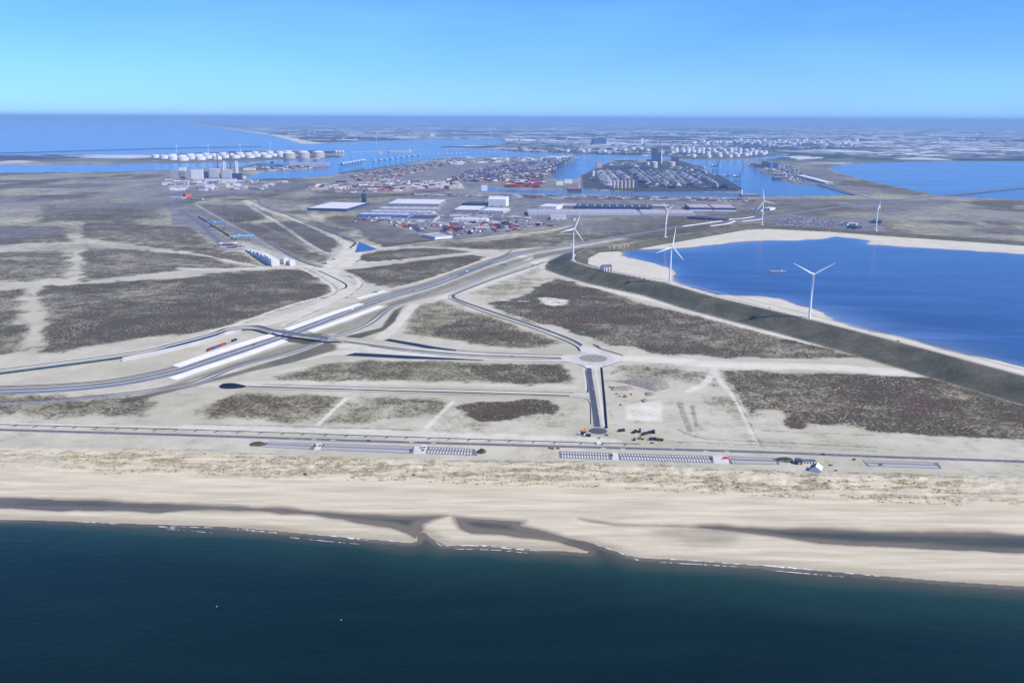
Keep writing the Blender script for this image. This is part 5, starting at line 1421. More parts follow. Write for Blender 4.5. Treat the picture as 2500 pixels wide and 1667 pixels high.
def tipper(x, y, rz, paint, label, body=None, cat='truck'):
    root = empty('dump_truck', pt(x, y), R(rz))
    MB().box(-4.2, 3.6, -1.1, 1.1, .75, 1.1).build('chassis', M_DARK, root)
    MB().add(*loft([(1.7, 1.25, 1.1, 2.9), (1.9, 1.25, 1.1, 3.1), (3.3, 1.22, 1.0, 3.0), (3.9, 1.15, .8, 2.0)])).build('cab', paint, root)
    MB().box(3.32, 3.6, -1.05, 1.05, 2.0, 2.8).build('windscreen', M_GLASS, root)
    MB().add(*loft([(-4.5, 1.3, 1.6, 2.6), (-4.3, 1.35, 1.12, 2.9), (.9, 1.35, 1.12, 3.0), (1.4, 1.3, 1.9, 3.1)])).build('tipping_body', body or paint, root)
    for xx in (-3.3, -1.9, 2.6):
        for s in (-1.1, 1.1): wheel(root, xx, s, .55, .4)
    return tag(root, label, cat)
def loader(x, y, rz, paint, label):
    root = empty('wheel_loader', pt(x, y), R(rz))
    MB().add(*loft([(-3.2, 1.1, 1.0, 2.2), (-3.0, 1.2, .8, 2.4), (-.4, 1.2, .8, 2.4), (.6, 1.0, .8, 1.6)])).build('body', paint, root)
    MB().add(*loft([(-1.1, .8, 2.4, 3.5), (.2, .8, 2.2, 3.5), (.5, .75, 1.7, 2.8)])).build('cab', M_GLASS, root)
    for s in (-.7, .7): MB().bar((.3, s, 1.7), (2.9, s, .9), .22, 4).build('arm', paint, root)
    MB().add(*loft([(2.7, 1.5, .3, 1.5), (3.3, 1.5, .08, 1.3), (4.0, 1.5, .1, .25)])).build('bucket', M_DARK, root)
    for xx in (-2.0, 1.2):
        for s in (-1.15, 1.15): wheel(root, xx, s, .8, .55)
    return tag(root, label, 'loader')
excavator(1526, 969, 175, M_CATO, 'orange excavator beside the grey sand heaps at the back of the building site')
excavator(1426, 1054, 10, M_CATO, 'orange excavator left of the turning circle at the end of the access road')
loader(1564, 1072, -25, M_CATY, 'yellow wheel loader among the dark machines near the boulevard')
tipper(1420, 1061, 178, M_BODYW, 'white tipper truck with dark body just below the left orange excavator', M_BODYK)
tipper(1433, 1065, 172, M_BODYW, 'second white tipper truck nearer the boulevard, left of the turning circle', M_BODYK)
for x, y, rz, lab in ((1518, 1053, 15, 'dark dump truck standing apart on pale sand right of the turning circle'), (1550, 1056, 60, 'leftmost black dump truck in the huddle above the yellow loader'),
                      (1562, 1054, 80, 'black dump truck in the middle of the huddle above the yellow loader'), (1574, 1061, 40, 'black dump truck just right of the huddle, nearest the yellow loader'), (1589, 1057, 30, 'left of two close black dump trucks on the right of the site'),
                      (1596, 1056, 85, 'right of two close black dump trucks on the right of the site'), (1594, 1074, 5, 'black dump truck in the front row right of the yellow loader'), (1611, 1076, -15, 'black dump truck with brown load at the right end of the front row')):
    tipper(x, y, rz, M_BODYK, lab, mat('brown_load', (.10, .06, .045), .8) if 'brown' in lab else M_BODYK)
car(1549, 1074, 0, 80, M_BODYK, 'black van parked left of the yellow wheel loader', 'van')
car(1592, 1082, 0, 10, M_BODYB, 'blue car parked by the site entrance on the boulevard')
car(1463, 1070, 0, 60, M_BODYG, 'grey car parked alone below the turning circle')
car(1462, 1083, 0, 15, M_BODYW, 'white van crossing the gutter below the turning circle', 'van')
car(1480, 1045, 0, 30, M_BODYK, 'black car beside the turning circle at the ditch end')
car(1481, 1063, 0, -10, M_BODYK, 'black car at the right rim of the turning circle')
car(1541, 963, 0, 85, M_BODYK, 'black car right of the excavator by the sand heaps')
car(1506, 962, 0, 5, M_BODYG, 'grey car left of the excavator by the sand heaps')
car(1515, 989, 0, 70, M_BODYK, 'black car at the left of the bright scraped pad')
car(1489, 945, 0, 80, M_BODYK, 'dark car at the left end of the long low sand heap')
car(1772, 1120, 0, 10, M_BODYR, 'bright red van parked at the entrance of the right-hand car park', 'van')
car(1737, 1120, 0, 80, M_BODYK, 'black car in the last bay left of the red van')
car(1494, 1112, 0, 75, M_BODYK, 'black car at the entrance between the right-hand car parks')
car(770, 1089, 0, 80, M_BODYK, 'black car in the last bay of the leftmost car park')
car(782, 1089, 0, 20, M_BODYG, 'grey car at the entrance beside the leftmost car park')
car(1003, 1099, 0, 80, M_BODYK, 'black car near the end of the long left-hand car park')
car(1033, 1099, 0, 70, M_BODYK, 'black car next to the white kiosk between the left-hand car parks')
car(711, 1071, .1, -2, M_BODYW, 'white car driving on the boulevard above the leftmost car park')
car(1460, 846, 0, 20, M_BODYK, 'black car on the sand just above the roundabout')
car(1909, 816, 0, 20, M_BODYK, 'black car on the sandy road at the foot of the dyke')
car(2128, 869, 0, 20, M_BODYK, 'black car where the sandy roads meet at the foot of the dyke')
car(1879, 753, 20, 0, M_BODYK, 'black car on the dyke crest left of the nearest turbine')
car(2193, 833, 20, 0, M_BODYK, 'black car on the dyke crest right of the nearest turbine')
for k, (x, y, p) in enumerate(((1187, 641, M_BODYW), (1268, 619, M_BODYW), (1100, 672, M_BODYK), (1330, 607, M_BODYK), (960, 722, M_BODYW), (1500, 579, M_BODYW), (620, 842, M_BODYK))):
    car(x, y, .1, 50, p, ('white car on the motorway above the link road bend', 'white car on the motorway nearest the dyke end', 'black car on the motorway left of the link road', 'black car on the motorway behind the first turbine', 'white car on the motorway at the end of the concrete slopes', 'white car on the motorway below the warehouses', 'black car in the motorway cutting left of the bridge')[k], group='cars on the motorway')
for k, (x, y, rz, p, lab) in enumerate(((860, 756, 52, M_BODYW, 'white van in the cutting between the upper concrete slopes'), (770, 789, 52, M_BODYR, 'red car in the cutting just above the bridge'), (1010, 710, 48, M_BODYG, 'grey car on the motorway right of the green cabin'), (1140, 663, 45, M_BODYW, 'white van on the motorway halfway along its bend'),
        (1395, 598, 25, M_BODYW, 'white van on the motorway passing the dyke end turbine'), (1600, 563, 22, M_BODYR, 'red van on the motorway below the back bank turbine'), (1700, 549, 20, M_BODYW, 'white van entering the pale ramps of the motorway'), (1000, 854, 10, M_BODYW, 'white car on the estate road beside the long pond'), (1250, 871, 3, M_BODYK, 'black car on the estate road nearing the roundabout'),
        (1340, 808, 160, M_BODYR, 'red car on the link road above the roundabout'), (1446, 950, 85, M_BODYW, 'white car on the access road below the roundabout'), (900, 1076.5, -1, M_BODYK, 'black car on the boulevard above the long car park'), (1640, 1097.5, -1, M_BODYW, 'white car on the boulevard above the right-hand car park'), (2010, 1109.5, -2, M_BODYK, 'black car on the boulevard above the beach pavilion'))):
    car(x, y, .12, rz, p, lab, 'van' if ' van ' in lab else 'car')
# kiosk and traffic islands with sign posts
ki = empty('ticket_kiosk', pt(1036, 1094), R(5))
MB().box(-2.2, 2.2, -1.6, 1.6, 0, 2.7).build('wall', M_BODYW, ki); MB().box(-2.6, 2.6, -2, 2, 2.7, 3.0).build('roof', M_RWHITE, ki); MB().box(-1.3, 1.3, -1.66, -1.5, 1.1, 2.2).build('window', M_GLASS, ki)
tag(ki, 'small white kiosk between the two left-hand car parks', 'kiosk')
for isl_k, (x, y) in enumerate(((767, 1073), (813, 1074.5), (1005, 1080), (1058, 1081.5), (1473, 1094), (1520, 1095.5), (1723, 1101), (1775, 1102.5)), 1):
    ro = empty('traffic_island', pt(x, y), R(-2))
    MB().box(-2.6, 2.6, -1.0, 1.0, 0, .28).build('kerb_slab', M_CONC, ro); MB().cone(-1.8, 0, .28, 2.6, .07, .07, 6).build('post', M_STEEL, ro); MB().box(-2.1, -1.5, -.04, .04, 1.9, 2.6).build('sign_plate', M_BODYW, ro)
    tag(ro, nth(isl_k) + ' small white traffic island from the left along the boulevard', 'traffic island', 'traffic islands of the boulevard')
smb = MB(); rr = random.Random(3)
for k in range(190):
    t = k / 189; x = 1640 + 500 * t; p = pt(x, 1086 + 14 * t + rr.uniform(-1.5, 1.5)); s = rr.uniform(.5, 1.2)
    smb.cbox(p.x, p.y, -.2, s, s * rr.uniform(.7, 2.2), rr.uniform(.5, 1.0), rr.uniform(0, 3))
tag(smb.build('loose_stones', M_CONC), 'pale stones laid in a row along the boulevard right of the building site', 'stones', kind='stuff')
# sand heaps of the site
def heap(poly, h, m, label, seed, name='sand_heap', cat='sand heap', soft=.5, z0=0.0, res=26, group=None):
    w = PG(poly, z0); lo, hi = w.min(0), w.max(0); c = w.mean(0)
    xs = np.linspace(lo[0], hi[0], res); ys = np.linspace(lo[1], hi[1], res); gx_, gy_ = np.meshgrid(xs, ys)
    p = np.stack([gx_.ravel(), gy_.ravel()], 1); d = sdf(p, w)
    wd = max(d.max(), .1) * soft
    z = h * np.clip(d / wd, -.3, 1) * (1 - .25 * np.clip((d - wd) / wd, 0, 1) * 0) + (fbm(p[:, 0] / 5, p[:, 1] / 5, seed, 3) - .5) * h * .35 * (d > 0)
    z = np.where(d < 0, -.6, z)
    vs = [(a[0] - c[0], a[1] - c[1], float(b)) for a, b in zip(p, z)]
    fs = []
    for j in range(res - 1):
        for i in range(res - 1):
            q = (j * res + i, j * res + i + 1, (j + 1) * res + i + 1, (j + 1) * res + i)
            if max(z[k] for k in q) > -.5: fs.append(q)
    o = MB().add(vs, fs).build(name, m); o.location = (c[0], c[1], z0)
    for pl_ in o.data.polygons: pl_.use_smooth = True
    return tag(o, label, cat, group)
M_HEAP = mat('grey_sand', (.27, .245, .19), .95, var=.2, scale=.2)
heap([(1480, 928), (1520, 930), (1580, 923), (1625, 927), (1637, 944), (1626, 951), (1600, 956), (1560, 945), (1520, 935)], 5, M_HEAP, 'large grey sand heap with a long tail behind the building site', 1)
heap([(1489, 945), (1545, 943), (1548, 950), (1530, 954), (1492, 954)], 2.5, M_HEAP, 'long low sand heap in front of the large grey heap', 2)
heap([(1572, 960), (1585, 957), (1602, 962), (1590, 967), (1576, 966)], 2, M_HEAP, 'small grey sand heap between the large heap and the bright pad', 3)
heap([(1563, 977), (1575, 974), (1584, 978), (1572, 984)], 2, M_HEAP, 'small round sand heap at the upper edge of the bright pad', 4)
# pontoon on the lake
po = empty('pontoon', pt(1898, 663, LAKE_Z), R(-4))
MB().add(*loft([(-18, 4.2, .3, 1.5), (-16, 4.6, -.5, 1.6), (16, 4.6, -.5, 1.6), (18, 4.2, .3, 1.5)])).build('hull', mat('pontoon_deck', (.40, .36, .33), .8), po)
for x in (-12, -4, 4, 12): MB().box(x - .5, x + .5, -4.0, -3.2, 1.62, 2.3).build('bollard', M_DARK, po)
MB().box(8, 12, -1.5, 1.5, 1.62, 3.4).build('deck_house', M_BODYW, po)
tag(po, 'flat grey pontoon floating alone on the blue lake', 'pontoon')
# small boats far out on the sea in front
for x, y, lab in ((529, 1480, 'tiny white buoy on the dark sea at the left'), (833, 1513, 'tiny white buoy on the dark sea below the left sand bar')):
    bo = empty('buoy', pt(x, y, SEA_Z)); bo.scale = (.6, .6, .6); MB().cone(0, 0, -.4, .5, .7, .5, 10).build('float', M_BODYW, bo); MB().cone(0, 0, .5, 1.8, .12, .05, 6).build('top_mark', M_BODYW, bo); tag(bo, lab, 'buoy')
# parked new cars in the storage yard, rows of them
def simple_car():
    mb = MB(); mb.add(*loft([(-2.2, .8, .3, .8), (-1.0, .9, .3, .95), (.9, .9, .3, .93), (2.2, .78, .3, .65)])); mb.add(*loft([(-1.7, .74, .93, 1.0), (-1.1, .72, .95, 1.45), (.2, .7, .94, 1.45), (1.0, .74, .92, .97)]))
    for x in (-1.35, 1.35):
        for s in (-.8, .8): mb.box(x - .33, x + .33, s - .13, s + .13, 0, .6)
    return mb
sc0 = simple_car().build('stored_car', M_BODYW); scm = sc0.data; bpy.data.objects.remove(sc0)
paints = (M_BODYW, M_BODYW, M_BODYW, M_BODYK, M_BODYW, M_BODYB, M_BODYK, M_BODYK, M_BODYW, M_BODYK)
rr = random.Random(5); nrow = {}
sheet('car_storage_yard', [(1893, 530), (2050, 533), (2050, 556), (1893, 552)], mat('yard_asphalt', (.15, .15, .155), .85, var=.2, scale=.05), .1, smooth=False)
for row in range(9):
    yy = 532 + row * 2.5
    for k in range(30):
        x = 1905 + row * -1 + k * 4.6 + rr.uniform(-.3, .3)
        if x > 2047 or rr.random() < .12 or (row < 1 and k < 9): continue
        o = bpy.data.objects.new('stored_car', scm); COL.objects.link(o); o.location = pt(x, yy + (x - 1915) * .012); o.rotation_euler = (0, 0, R(70))
        o.scale = (1.35, 1.35, 1.35)
        o.material_slots[0].link = 'OBJECT'; o.material_slots[0].material = rr.choice(paints)
        nrow[row] = nrow.get(row, 0) + 1; tag(o, nth(nrow[row]) + ' car from the left in the ' + nth(row + 1) + ' row of the storage yard', 'car', 'cars in the storage yard')
# ---- equipment at the terminal edges: huts and small blocks near the left road works
for k, (x, y, s, m_, lab) in enumerate(((792, 644, 12, M_DARK, 'dark site cabin at the road works by the curved sand roads'), (803, 640, 9, M_BODYW, 'white site cabin behind the dark cabin at the road works'), (815, 634, 8, M_BODYG, 'grey site cabin farthest up at the road works'),
                                   (540, 594, 10, M_BODYW, 'white cabin left of the nearer blue gantry'), (582, 607, 10, M_BODYW, 'white cabin at the near end of the rail terminal yard'), (1337, 649, 9, M_DARK, 'dark cabin beside the motorway above the link road'), (1230, 647, 14, M_BODYB, 'dark blue cabin row on the verge above the link road'),
                                   (923, 712, 12, mat('cabin_green', (.25, .55, .50), .6), 'pale green cabin at the top of the concrete slope'), (916, 715, 8, M_BODYB, 'blue cabin beside the pale green cabin'))):
    ro = empty('site_cabin', pt(x, y), R(20)); MB().box(-s / 2, s / 2, -2, 2, 0, 3.2).build('wall', m_, ro); MB().box(-s / 2 - .2, s / 2 + .2, -2.2, 2.2, 3.2, 3.45).build('roof', M_RGREY, ro); MB().box(-.6, .6, -2.06, -1.9, .1, 2.2).build('door', M_GLASS, ro)
    tag(ro, lab, 'cabin')

# ================================================================== THE FAR HARBOUR
M_TANK = mat('tank_white', (.78, .78, .77), .5, var=.05)
M_TANKB = mat('tank_buff', (.52, .45, .38), .6, var=.06)
def tank(x, y, wpx, hpx, label, group, shell=M_TANK, dome=.12):
    s = mpp(x, y); r = wpx * s / 2; h = hpx * s; c = pt(x, y)
    root = empty('storage_tank', (c.x, c.y + r * .2, 0))
    MB().cone(0, 0, -.5, h, r, r, 24).build('shell', shell, root)
    rf = MB(); rf.cone(0, 0, h, h + r * dome * .7, r * 1.01, r * .6, 24); rf.cone(0, 0, h + r * dome * .7, h + r * dome, r * .6, r * .08, 24)
    rf.build('roof', M_TANK, root)
    MB().bar((r * .8, -r * .62, 0), (r * 1.02, -r * .05, h), .6, 4).build('stairway', M_STEEL, root)
    return tag(root, label, 'tank', group)
TA = [(185, 590, 70, 30), (285, 600, 90, 32), (380, 580, 80, 26), (390, 615, 95, 34), (490, 590, 80, 26), (500, 622, 105, 34), (590, 576, 85, 26), (600, 608, 80, 34), (680, 580, 85, 26), (700, 614, 100, 34), (765, 568, 80, 26), (790, 600, 75, 34), (855, 574, 90, 26), (890, 610, 90, 34), (955, 560, 85, 24),
      (985, 592, 80, 30), (1040, 568, 75, 24), (1100, 596, 90, 30), (1145, 556, 85, 24), (1172, 584, 70, 30), (1245, 560, 80, 24), (1270, 592, 95, 30), (1325, 545, 75, 22), (1350, 578, 70, 28), (1415, 558, 80, 24), (1460, 588, 95, 30), (1495, 542, 75, 22), (1540, 574, 70, 26), (1612, 548, 80, 26), (1632, 580, 80, 30), (1700, 540, 80, 26)]
for k, (x, y, w, h) in enumerate(sorted(TA), 1):
    tank(340 + x / 4.704, 260 + y / 4.704, w / 4.704 * 1.2, h / 4.704 * 1.1, nth(k) + ' round white tank from the left in the seaward tank farm', 'white tanks of the seaward tank farm')
for x, y, w, h, lab in ((1720, 600, 140, 62, 'left of three tall buff tanks with white roofs ending the seaward tank farm'), (1890, 596, 130, 66, 'middle of three tall buff tanks with white roofs ending the seaward tank farm'), (2058, 592, 135, 66, 'right of three tall buff tanks with white roofs ending the seaward tank farm')):
    tank(340 + x / 4.704, 260 + y / 4.704, w / 4.704, h / 4.704, lab, 'tall buff tanks', M_TANKB, .2)
r9 = random.Random(9)
TB = []
for k in range(36):
    TB.append((1640 + (k % 18) * 13.0 + r9.uniform(-3, 3), 366 + (k // 18) * 7 + r9.uniform(-2, 2) + (k % 18) * .35, r9.uniform(10, 14), r9.uniform(5, 7)))
for x, y in ((1693, 384), (1730, 385), (1757, 384), (1782, 385), (1800, 383), (1820, 381), (1830, 379), (1868, 376), (1856, 377), (1843, 378)): TB.append((x, y, 13, 7))
for x, y in ((1385, 372), (1422, 372), (1437, 370), (1475, 372), (1500, 368), (1525, 369), (1545, 367), (1564, 366), (1580, 370)): TB.append((x, y, 13, 6))
for k in range(46):
    x = 1690 + k * 8.8 + r9.uniform(-4, 4); TB.append((x, 347 + r9.uniform(-3, 6) + (x > 1860) * r9.uniform(-2, 5), r9.uniform(8, 13), r9.uniform(3.5, 5.5)))
for k, (x, y, w, h) in enumerate(sorted(TB), 1):
    tank(x, y, w, h, nth(k) + ' small white tank from the left beyond the coal terminal', 'white tanks beyond the coal terminal')
for x, y in ((821, 373), (829, 373), (837, 373)): tank(x, y, 7, 5, nth(int((x - 821) / 8) + 1) + ' small pale tank on the spit right of the buff tanks', 'small tanks on the spit')
# far long white halls
for k, (x0, x1, y, h) in enumerate(((1233, 1268, 344, 30), (1271, 1308, 345, 26), (1050, 1062, 334, 40))):
    warehouse(('long white hall at the far river bank, left one', 'long white hall at the far river bank, right one', 'white block on the far shore above the river mouth')[k], (x0, y - h / mpp(x0, y)), (x1, y - h / mpp(x1, y)), (x0 + 1, y - h / mpp(x0, y) - 1.2), h, M_WWALL, M_RWHITE, 0, name='white_hall', cat='hall', maxd=160)
# ---- power station at the left
def block(name, label, cat, x0, x1, yb, yt, depth, wall, roof, parts=(), group=None):
    a, b = pt(x0, yb), pt(x1, yb); h = tall(x0, yb, yt); L = (b - a).length; u = (b - a); root = empty(name, a, math.atan2(u.y, u.x))
    MB().box(0, L, 0, depth, -1, h - .5).build('wall', wall, root); MB().box(-.5, L + .5, -.5, depth + .5, h - .5, h + .3).build('roof', roof, root)
    for fx, fw, z0, z1, m_, nm in parts: MB().box(L * fx, L * (fx + fw), -.6, -.02, h * z0, h * z1).build(nm, m_, root)
    return tag(root, label, cat, group)
block('boiler_house', 'left of two tall white boiler houses of the coast power station', 'building', 512, 534, 437, 413, 45, M_WLGREY, M_RWHITE, ((0, 1, 0, .12, M_WBLUE, 'wall_band'),))
block('boiler_house', 'right of two tall white boiler houses of the coast power station', 'building', 543, 565, 437, 415, 45, M_WLGREY, M_RWHITE, ((0, 1, 0, .12, M_WBLUE, 'wall_band'),))
block('turbine_hall', 'low pale turbine hall in front of the two white boiler houses', 'building', 510, 577, 445, 437, 14, M_WWALL, M_RWHITE, ((0, 1, 0, .3, M_WNAVY, 'wall_band'),))
for k, (x0, x1, yb, yt, w_, lab) in enumerate(((417, 438, 436, 416, M_GWALL, 'grey slab of the old power plant, leftmost'), (440, 452, 436, 417, M_WMID, 'grey slab of the old power plant, second from left'), (438, 454, 432, 409, M_WWALL, 'white upper block above the old power plant slabs'), (453, 466, 437, 418, M_GWALL, 'brownish middle block of the old power plant'),
        (467, 481, 437, 414, M_WWALL, 'white block right of the brownish block of the old plant'), (482, 496, 440, 414, M_WWALL, 'rightmost white block of the old power plant'), (497, 509, 438, 420, M_WNAVY, 'dark block between old plant and white boiler houses'), (567, 590, 441, 424, M_WNAVY, 'dark process block right of the white boiler houses'),
        (476, 500, 463, 453, M_WMID, 'grey hall in front of the power station'), (500, 520, 463, 451, M_WWALL, 'white hall in front of the power station'), (425, 458, 451, 444, M_RGREY, 'pale low hall at the left in front of the power station'), (412, 456, 461, 455, M_WLGREY, 'long pale roof at the left edge of the port'), (395, 414, 452, 446, M_WWALL, 'white shed at the left edge of the port'),
        (590, 600, 436, 430, M_WWALL, 'small white hall at the basin edge'), (594, 622, 416, 411, M_WWALL, 'white sheds on the basin peninsula'), (640, 700, 407, 402, M_WBLUE, 'blue shed on the basin peninsula'), (705, 800, 406, 400, mat('lilac_roof', (.40, .38, .52), .7), 'long lilac roofed shed on the basin peninsula'), (660, 668, 405, 395, M_WNAVY, 'small navy tower on the basin peninsula'))):
    block('plant_block', lab, 'building', x0, x1, yb, yt, (x1 - x0) * mpp(x0, yb) * .5, w_, M_RWHITE if w_ in (M_WWALL, M_GWALL, M_WMID) else w_)
def chimney(x, yb, yt, r, m_, label):
    h = tall(x, yb, yt); ro = empty('chimney', pt(x, yb)); MB().cone(0, 0, -1, h, r, r * .7, 14).build('shaft', m_, ro); MB().cone(0, 0, h, h + 2.5, r * .85, r * .8, 14).build('crown', M_DARK, ro)
    return tag(ro, label, 'chimney')
M_BRN = mat('chimney_brown', (.16, .12, .12), .8)
chimney(534, 433, 375, 5, M_BRN, 'left of two tall dark chimneys of the coast power station')
chimney(565, 433, 375, 5, M_BRN, 'right of two tall dark chimneys of the coast power station')
chimney(547, 433, 393, 4, M_TURB, 'white stack just right of the left dark chimney')
chimney(551, 433, 393, 4, M_TURB, 'white stack beside another, between the dark chimneys')
chimney(578, 436, 392, 4, M_TURB, 'white stack right of the right dark chimney')
chimney(582, 437, 393, 4, M_TURB, 'outermost white stack at the right of the power station')
# ---- cranes on the quays
def make_crane(m_, boom_up):
    root = empty('quay_crane')
    for x in (-10, 10):
        for y in (-13, 13): MB().bar((x, y, 0), (x * .8, y, 44), 1.5, 4, 1.2).build('leg', m_, root)
    MB().box(-9, 9, -14, 14, 18, 20.5).box(-9, 9, -14, 14, 42, 45).build('portal_beam', m_, root)
    MB().box(-2.6, 2.6, -15, 38, 45.2, 49).build('girder', m_, root)
    if boom_up: MB().bar((0, -15, 47), (0, -34, 100), 2.0, 4, 1.2).build('boom', m_, root)
    else: MB().box(-2.4, 2.4, -62, -15.1, 45.4, 48.8).build('boom', m_, root)
    MB().bar((0, -13, 49), (0, -8, 72), 1.2, 4).bar((0, 13, 49), (0, -8, 72), 1.0, 4).build('apex_frame', m_, root)
    MB().box(-5, 5, 18, 32, 49.1, 55).build('machine_house', M_WWALL, root)
    MB().box(-11, 11, -14, -11, 0, 3).box(-11, 11, 11, 14, 0, 3).build('bogie', M_DARK, root)
    return root
protos = {}
def crane(x, y, key, m_, up, rz, label, group, s=1.0):
    if (key, up) not in protos: r = make_crane(m_, up); protos[(key, up)] = r
    else: r = copy_tree(protos[(key, up)])
    r.location = pt(x, y); r.rotation_euler = (0, 0, R(rz)); r.scale = (s,) * 3
    return tag(r, label, 'crane', group)
M_CRB = mat('quay_crane_blue', (.12, .36, .62), .5); M_CRN = mat('quay_crane_navy', (.05, .07, .14), .5); M_CRG = mat('quay_crane_grey', (.38, .40, .43), .5); M_CRR = mat('quay_crane_red', (.35, .08, .08), .5)
for k in range(9):
    crane(836 + k * 6.3, 424 - k * 1.3, 'b', M_CRB, k % 3 != 1, 205, nth(k + 1) + ' light blue crane from the left in the dense left quay row', 'light blue quay cranes', 1.3)
for k in range(9): crane(915 + k * 13.5, 411 - k * 2.0, 'b', M_CRB, k % 2 == 0, 200, nth(k + 1) + ' light blue crane from the left along the curved middle quay', 'light blue quay cranes of the middle quay', 1.1)
for k in range(9): crane(1048 + k * 11, 389 - k * .35, 'g', M_CRG, k % 2 == 0, 185, nth(k + 1) + ' grey crane from the left on the far container quay', 'grey quay cranes', .9)
for k in range(7): crane(1180 + k * 14, 384, 'g', M_CRG, k % 2 == 1, 180, nth(k + 1) + ' grey crane from the left at the outer terminal end', 'grey quay cranes of the outer end', .9)
for k in range(8): crane(1352 + k * 7.5, 424 - k * 4.7, 'n', M_CRN, k % 3 == 0, 120, nth(k + 1) + ' dark crane from the front along the harbour basin quay', 'dark quay cranes of the basin', .9)
crane(1746, 424, 'n', M_CRN, True, 110, 'dark unloader crane with raised boom at the back right of the coal terminal', None, 1.1)
crane(1800, 452, 'n', M_CRN, True, 110, 'dark unloader crane with raised boom at the front right of the coal terminal', None, 1.0)
crane(1774, 446, 'n', M_CRN, False, 110, 'dark unloader crane with level boom beside the front right of the coal terminal', None, .8)
crane(1438, 398, 'n', M_CRN, True, 110, 'dark floating crane in the middle of the basin', None, .35)
# ---- container blocks of the terminals
def stacks(name, label, poly, n, cols, seed, ang, hmax=4):
    r = np.random.default_rng(seed); w = PG(poly); lo, hi = w.min(0), w.max(0)
    q = r.uniform(lo, hi, (n * 6, 2)); q = q[sdf(q, w) > 12][:n]
    rows = {c: MB() for c in cols}
    for (x, y) in q:
        c = cols[int(r.integers(len(cols)))]; h = int(r.integers(1, hmax + 1)); k = int(r.integers(1, 5))
        rows[c].cbox(x, y, 0, 12.2 * k, 2.5 * int(r.integers(1, 4)), 2.6 * h, ang + (math.pi / 2 if r.random() < .12 else 0))
    for c, mb in rows.items():
        if mb.v: tag(mb.build(name, CM[c]), c + ' ' + label, 'containers', kind='stuff')
stacks('container_blocks', 'container rows in the blocks of the left half of the container terminal', [(850, 432), (1030, 404), (1100, 392), (1140, 390), (1060, 412), (960, 436), (880, 444)], 2200, ('maroon', 'tan', 'grey', 'navy', 'cream', 'slate', 'rust'), 21, R(60))
stacks('container_blocks', 'container rows in the blocks of the right half of the container terminal', [(1150, 420), (1270, 398), (1390, 392), (1350, 424), (1330, 436), (1180, 446), (1080, 440)], 3200, ('navy', 'grey', 'maroon', 'slate', 'cream', 'navy', 'slate', 'rust'), 22, R(58))
stacks('container_blocks', 'containers stacked along the front road of the terminal', [(990, 462), (1010, 448), (1120, 447), (1140, 462)], 170, ('cream', 'white', 'maroon', 'cream'), 23, R(2), 6)
stacks('container_blocks', 'containers stacked at the inner end of the harbour basin', [(1230, 458), (1250, 440), (1330, 442), (1320, 460)], 180, ('red', 'white', 'maroon', 'navy'), 24, R(2), 5)
stacks('container_blocks', 'containers on the yard near the rail sidings', [(870, 460), (990, 452), (990, 464), (880, 470)], 120, ('maroon', 'grey', 'navy'), 25, R(2), 3)
stacks('container_blocks', 'units on the quay opposite the coal terminal', [(1830, 404), (1900, 398), (1960, 420), (2010, 445), (1940, 446), (1880, 426)], 220, ('navy', 'grey', 'blue', 'cream'), 26, R(60), 3)
for k, (x0, x1, yb, yt, lab) in enumerate(((882, 905, 446, 434, 'blue grey shed with white end on the container terminal approach'), (890, 912, 436, 428, 'orange topped shed on the container terminal approach'), (925, 960, 441, 437, 'pale shed beside the terminal road'), (1040, 1070, 404, 400, 'pale shed among the container blocks'), (1108, 1130, 402, 398, 'white roofed shed near the far quay'), (1210, 1240, 395, 391, 'yellowish shed on the outer terminal'),
        (1358, 1375, 452, 442, 'white shed at the head of the harbour basin'), (1378, 1397, 448, 438, 'round fronted white shed at the head of the basin'), (820, 845, 446, 441, 'dark shed by the terminal gate'), (1175, 1190, 466, 452, 'white twin silo block by the waterside rail yard'))):
    block('terminal_shed', lab, 'shed', x0, x1, yb, yt, (x1 - x0) * mpp(x0, yb) * .4, (M_WMID, mat('orange_wall', (.45, .18, .10), .7), M_WLGREY, M_WLGREY, M_WWALL, mat('yellow_wall', (.5, .45, .25), .7), M_WWALL, M_WWALL, M_WNAVY, M_WWALL)[k], M_RGREY)
stacks('yard_clutter', 'crates and trailers scattered on the rail terminal yard', [(525, 600), (560, 592), (602, 606), (560, 612)], 60, ('white', 'grey', 'slate', 'red'), 27, R(40), 1)
stacks('yard_clutter', 'boxes and trailers between the sheds of the distribution park', [(860, 540), (905, 508), (1090, 520), (1180, 520), (1290, 530), (1350, 548), (1260, 566), (1110, 560), (960, 545)], 240, ('white', 'grey', 'slate', 'cream'), 28, R(0), 1)
stacks('yard_clutter', 'low buildings and boxes around the coast power station', [(400, 440), (600, 440), (700, 446), (640, 464), (420, 468)], 520, ('white', 'grey', 'slate', 'tan'), 29, R(10), 4)
stacks('yard_clutter', 'low works and boxes on the basin peninsula', [(600, 412), (640, 402), (795, 402), (770, 411), (660, 417)], 150, ('white', 'slate', 'navy', 'grey'), 30, R(5), 4)
stacks('yard_clutter', 'boxes and wagons on the long rail sidings', [(1000, 472), (1840, 484), (1840, 493), (1000, 480)], 480, ('slate', 'maroon', 'grey', 'white'), 31, R(-4), 1)
stacks('yard_clutter', 'low works beyond the harbour basins', [(1260, 362), (1560, 366), (1640, 372), (1640, 379), (1400, 374), (1260, 369)], 360, ('slate', 'white', 'navy', 'tan'), 32, R(0), 6)
stacks('yard_clutter', 'low works among the far white tanks', [(1640, 352), (2090, 352), (2090, 360), (1900, 372), (1700, 384), (1640, 380)], 420, ('slate', 'white', 'navy', 'grey'), 33, R(0), 5)
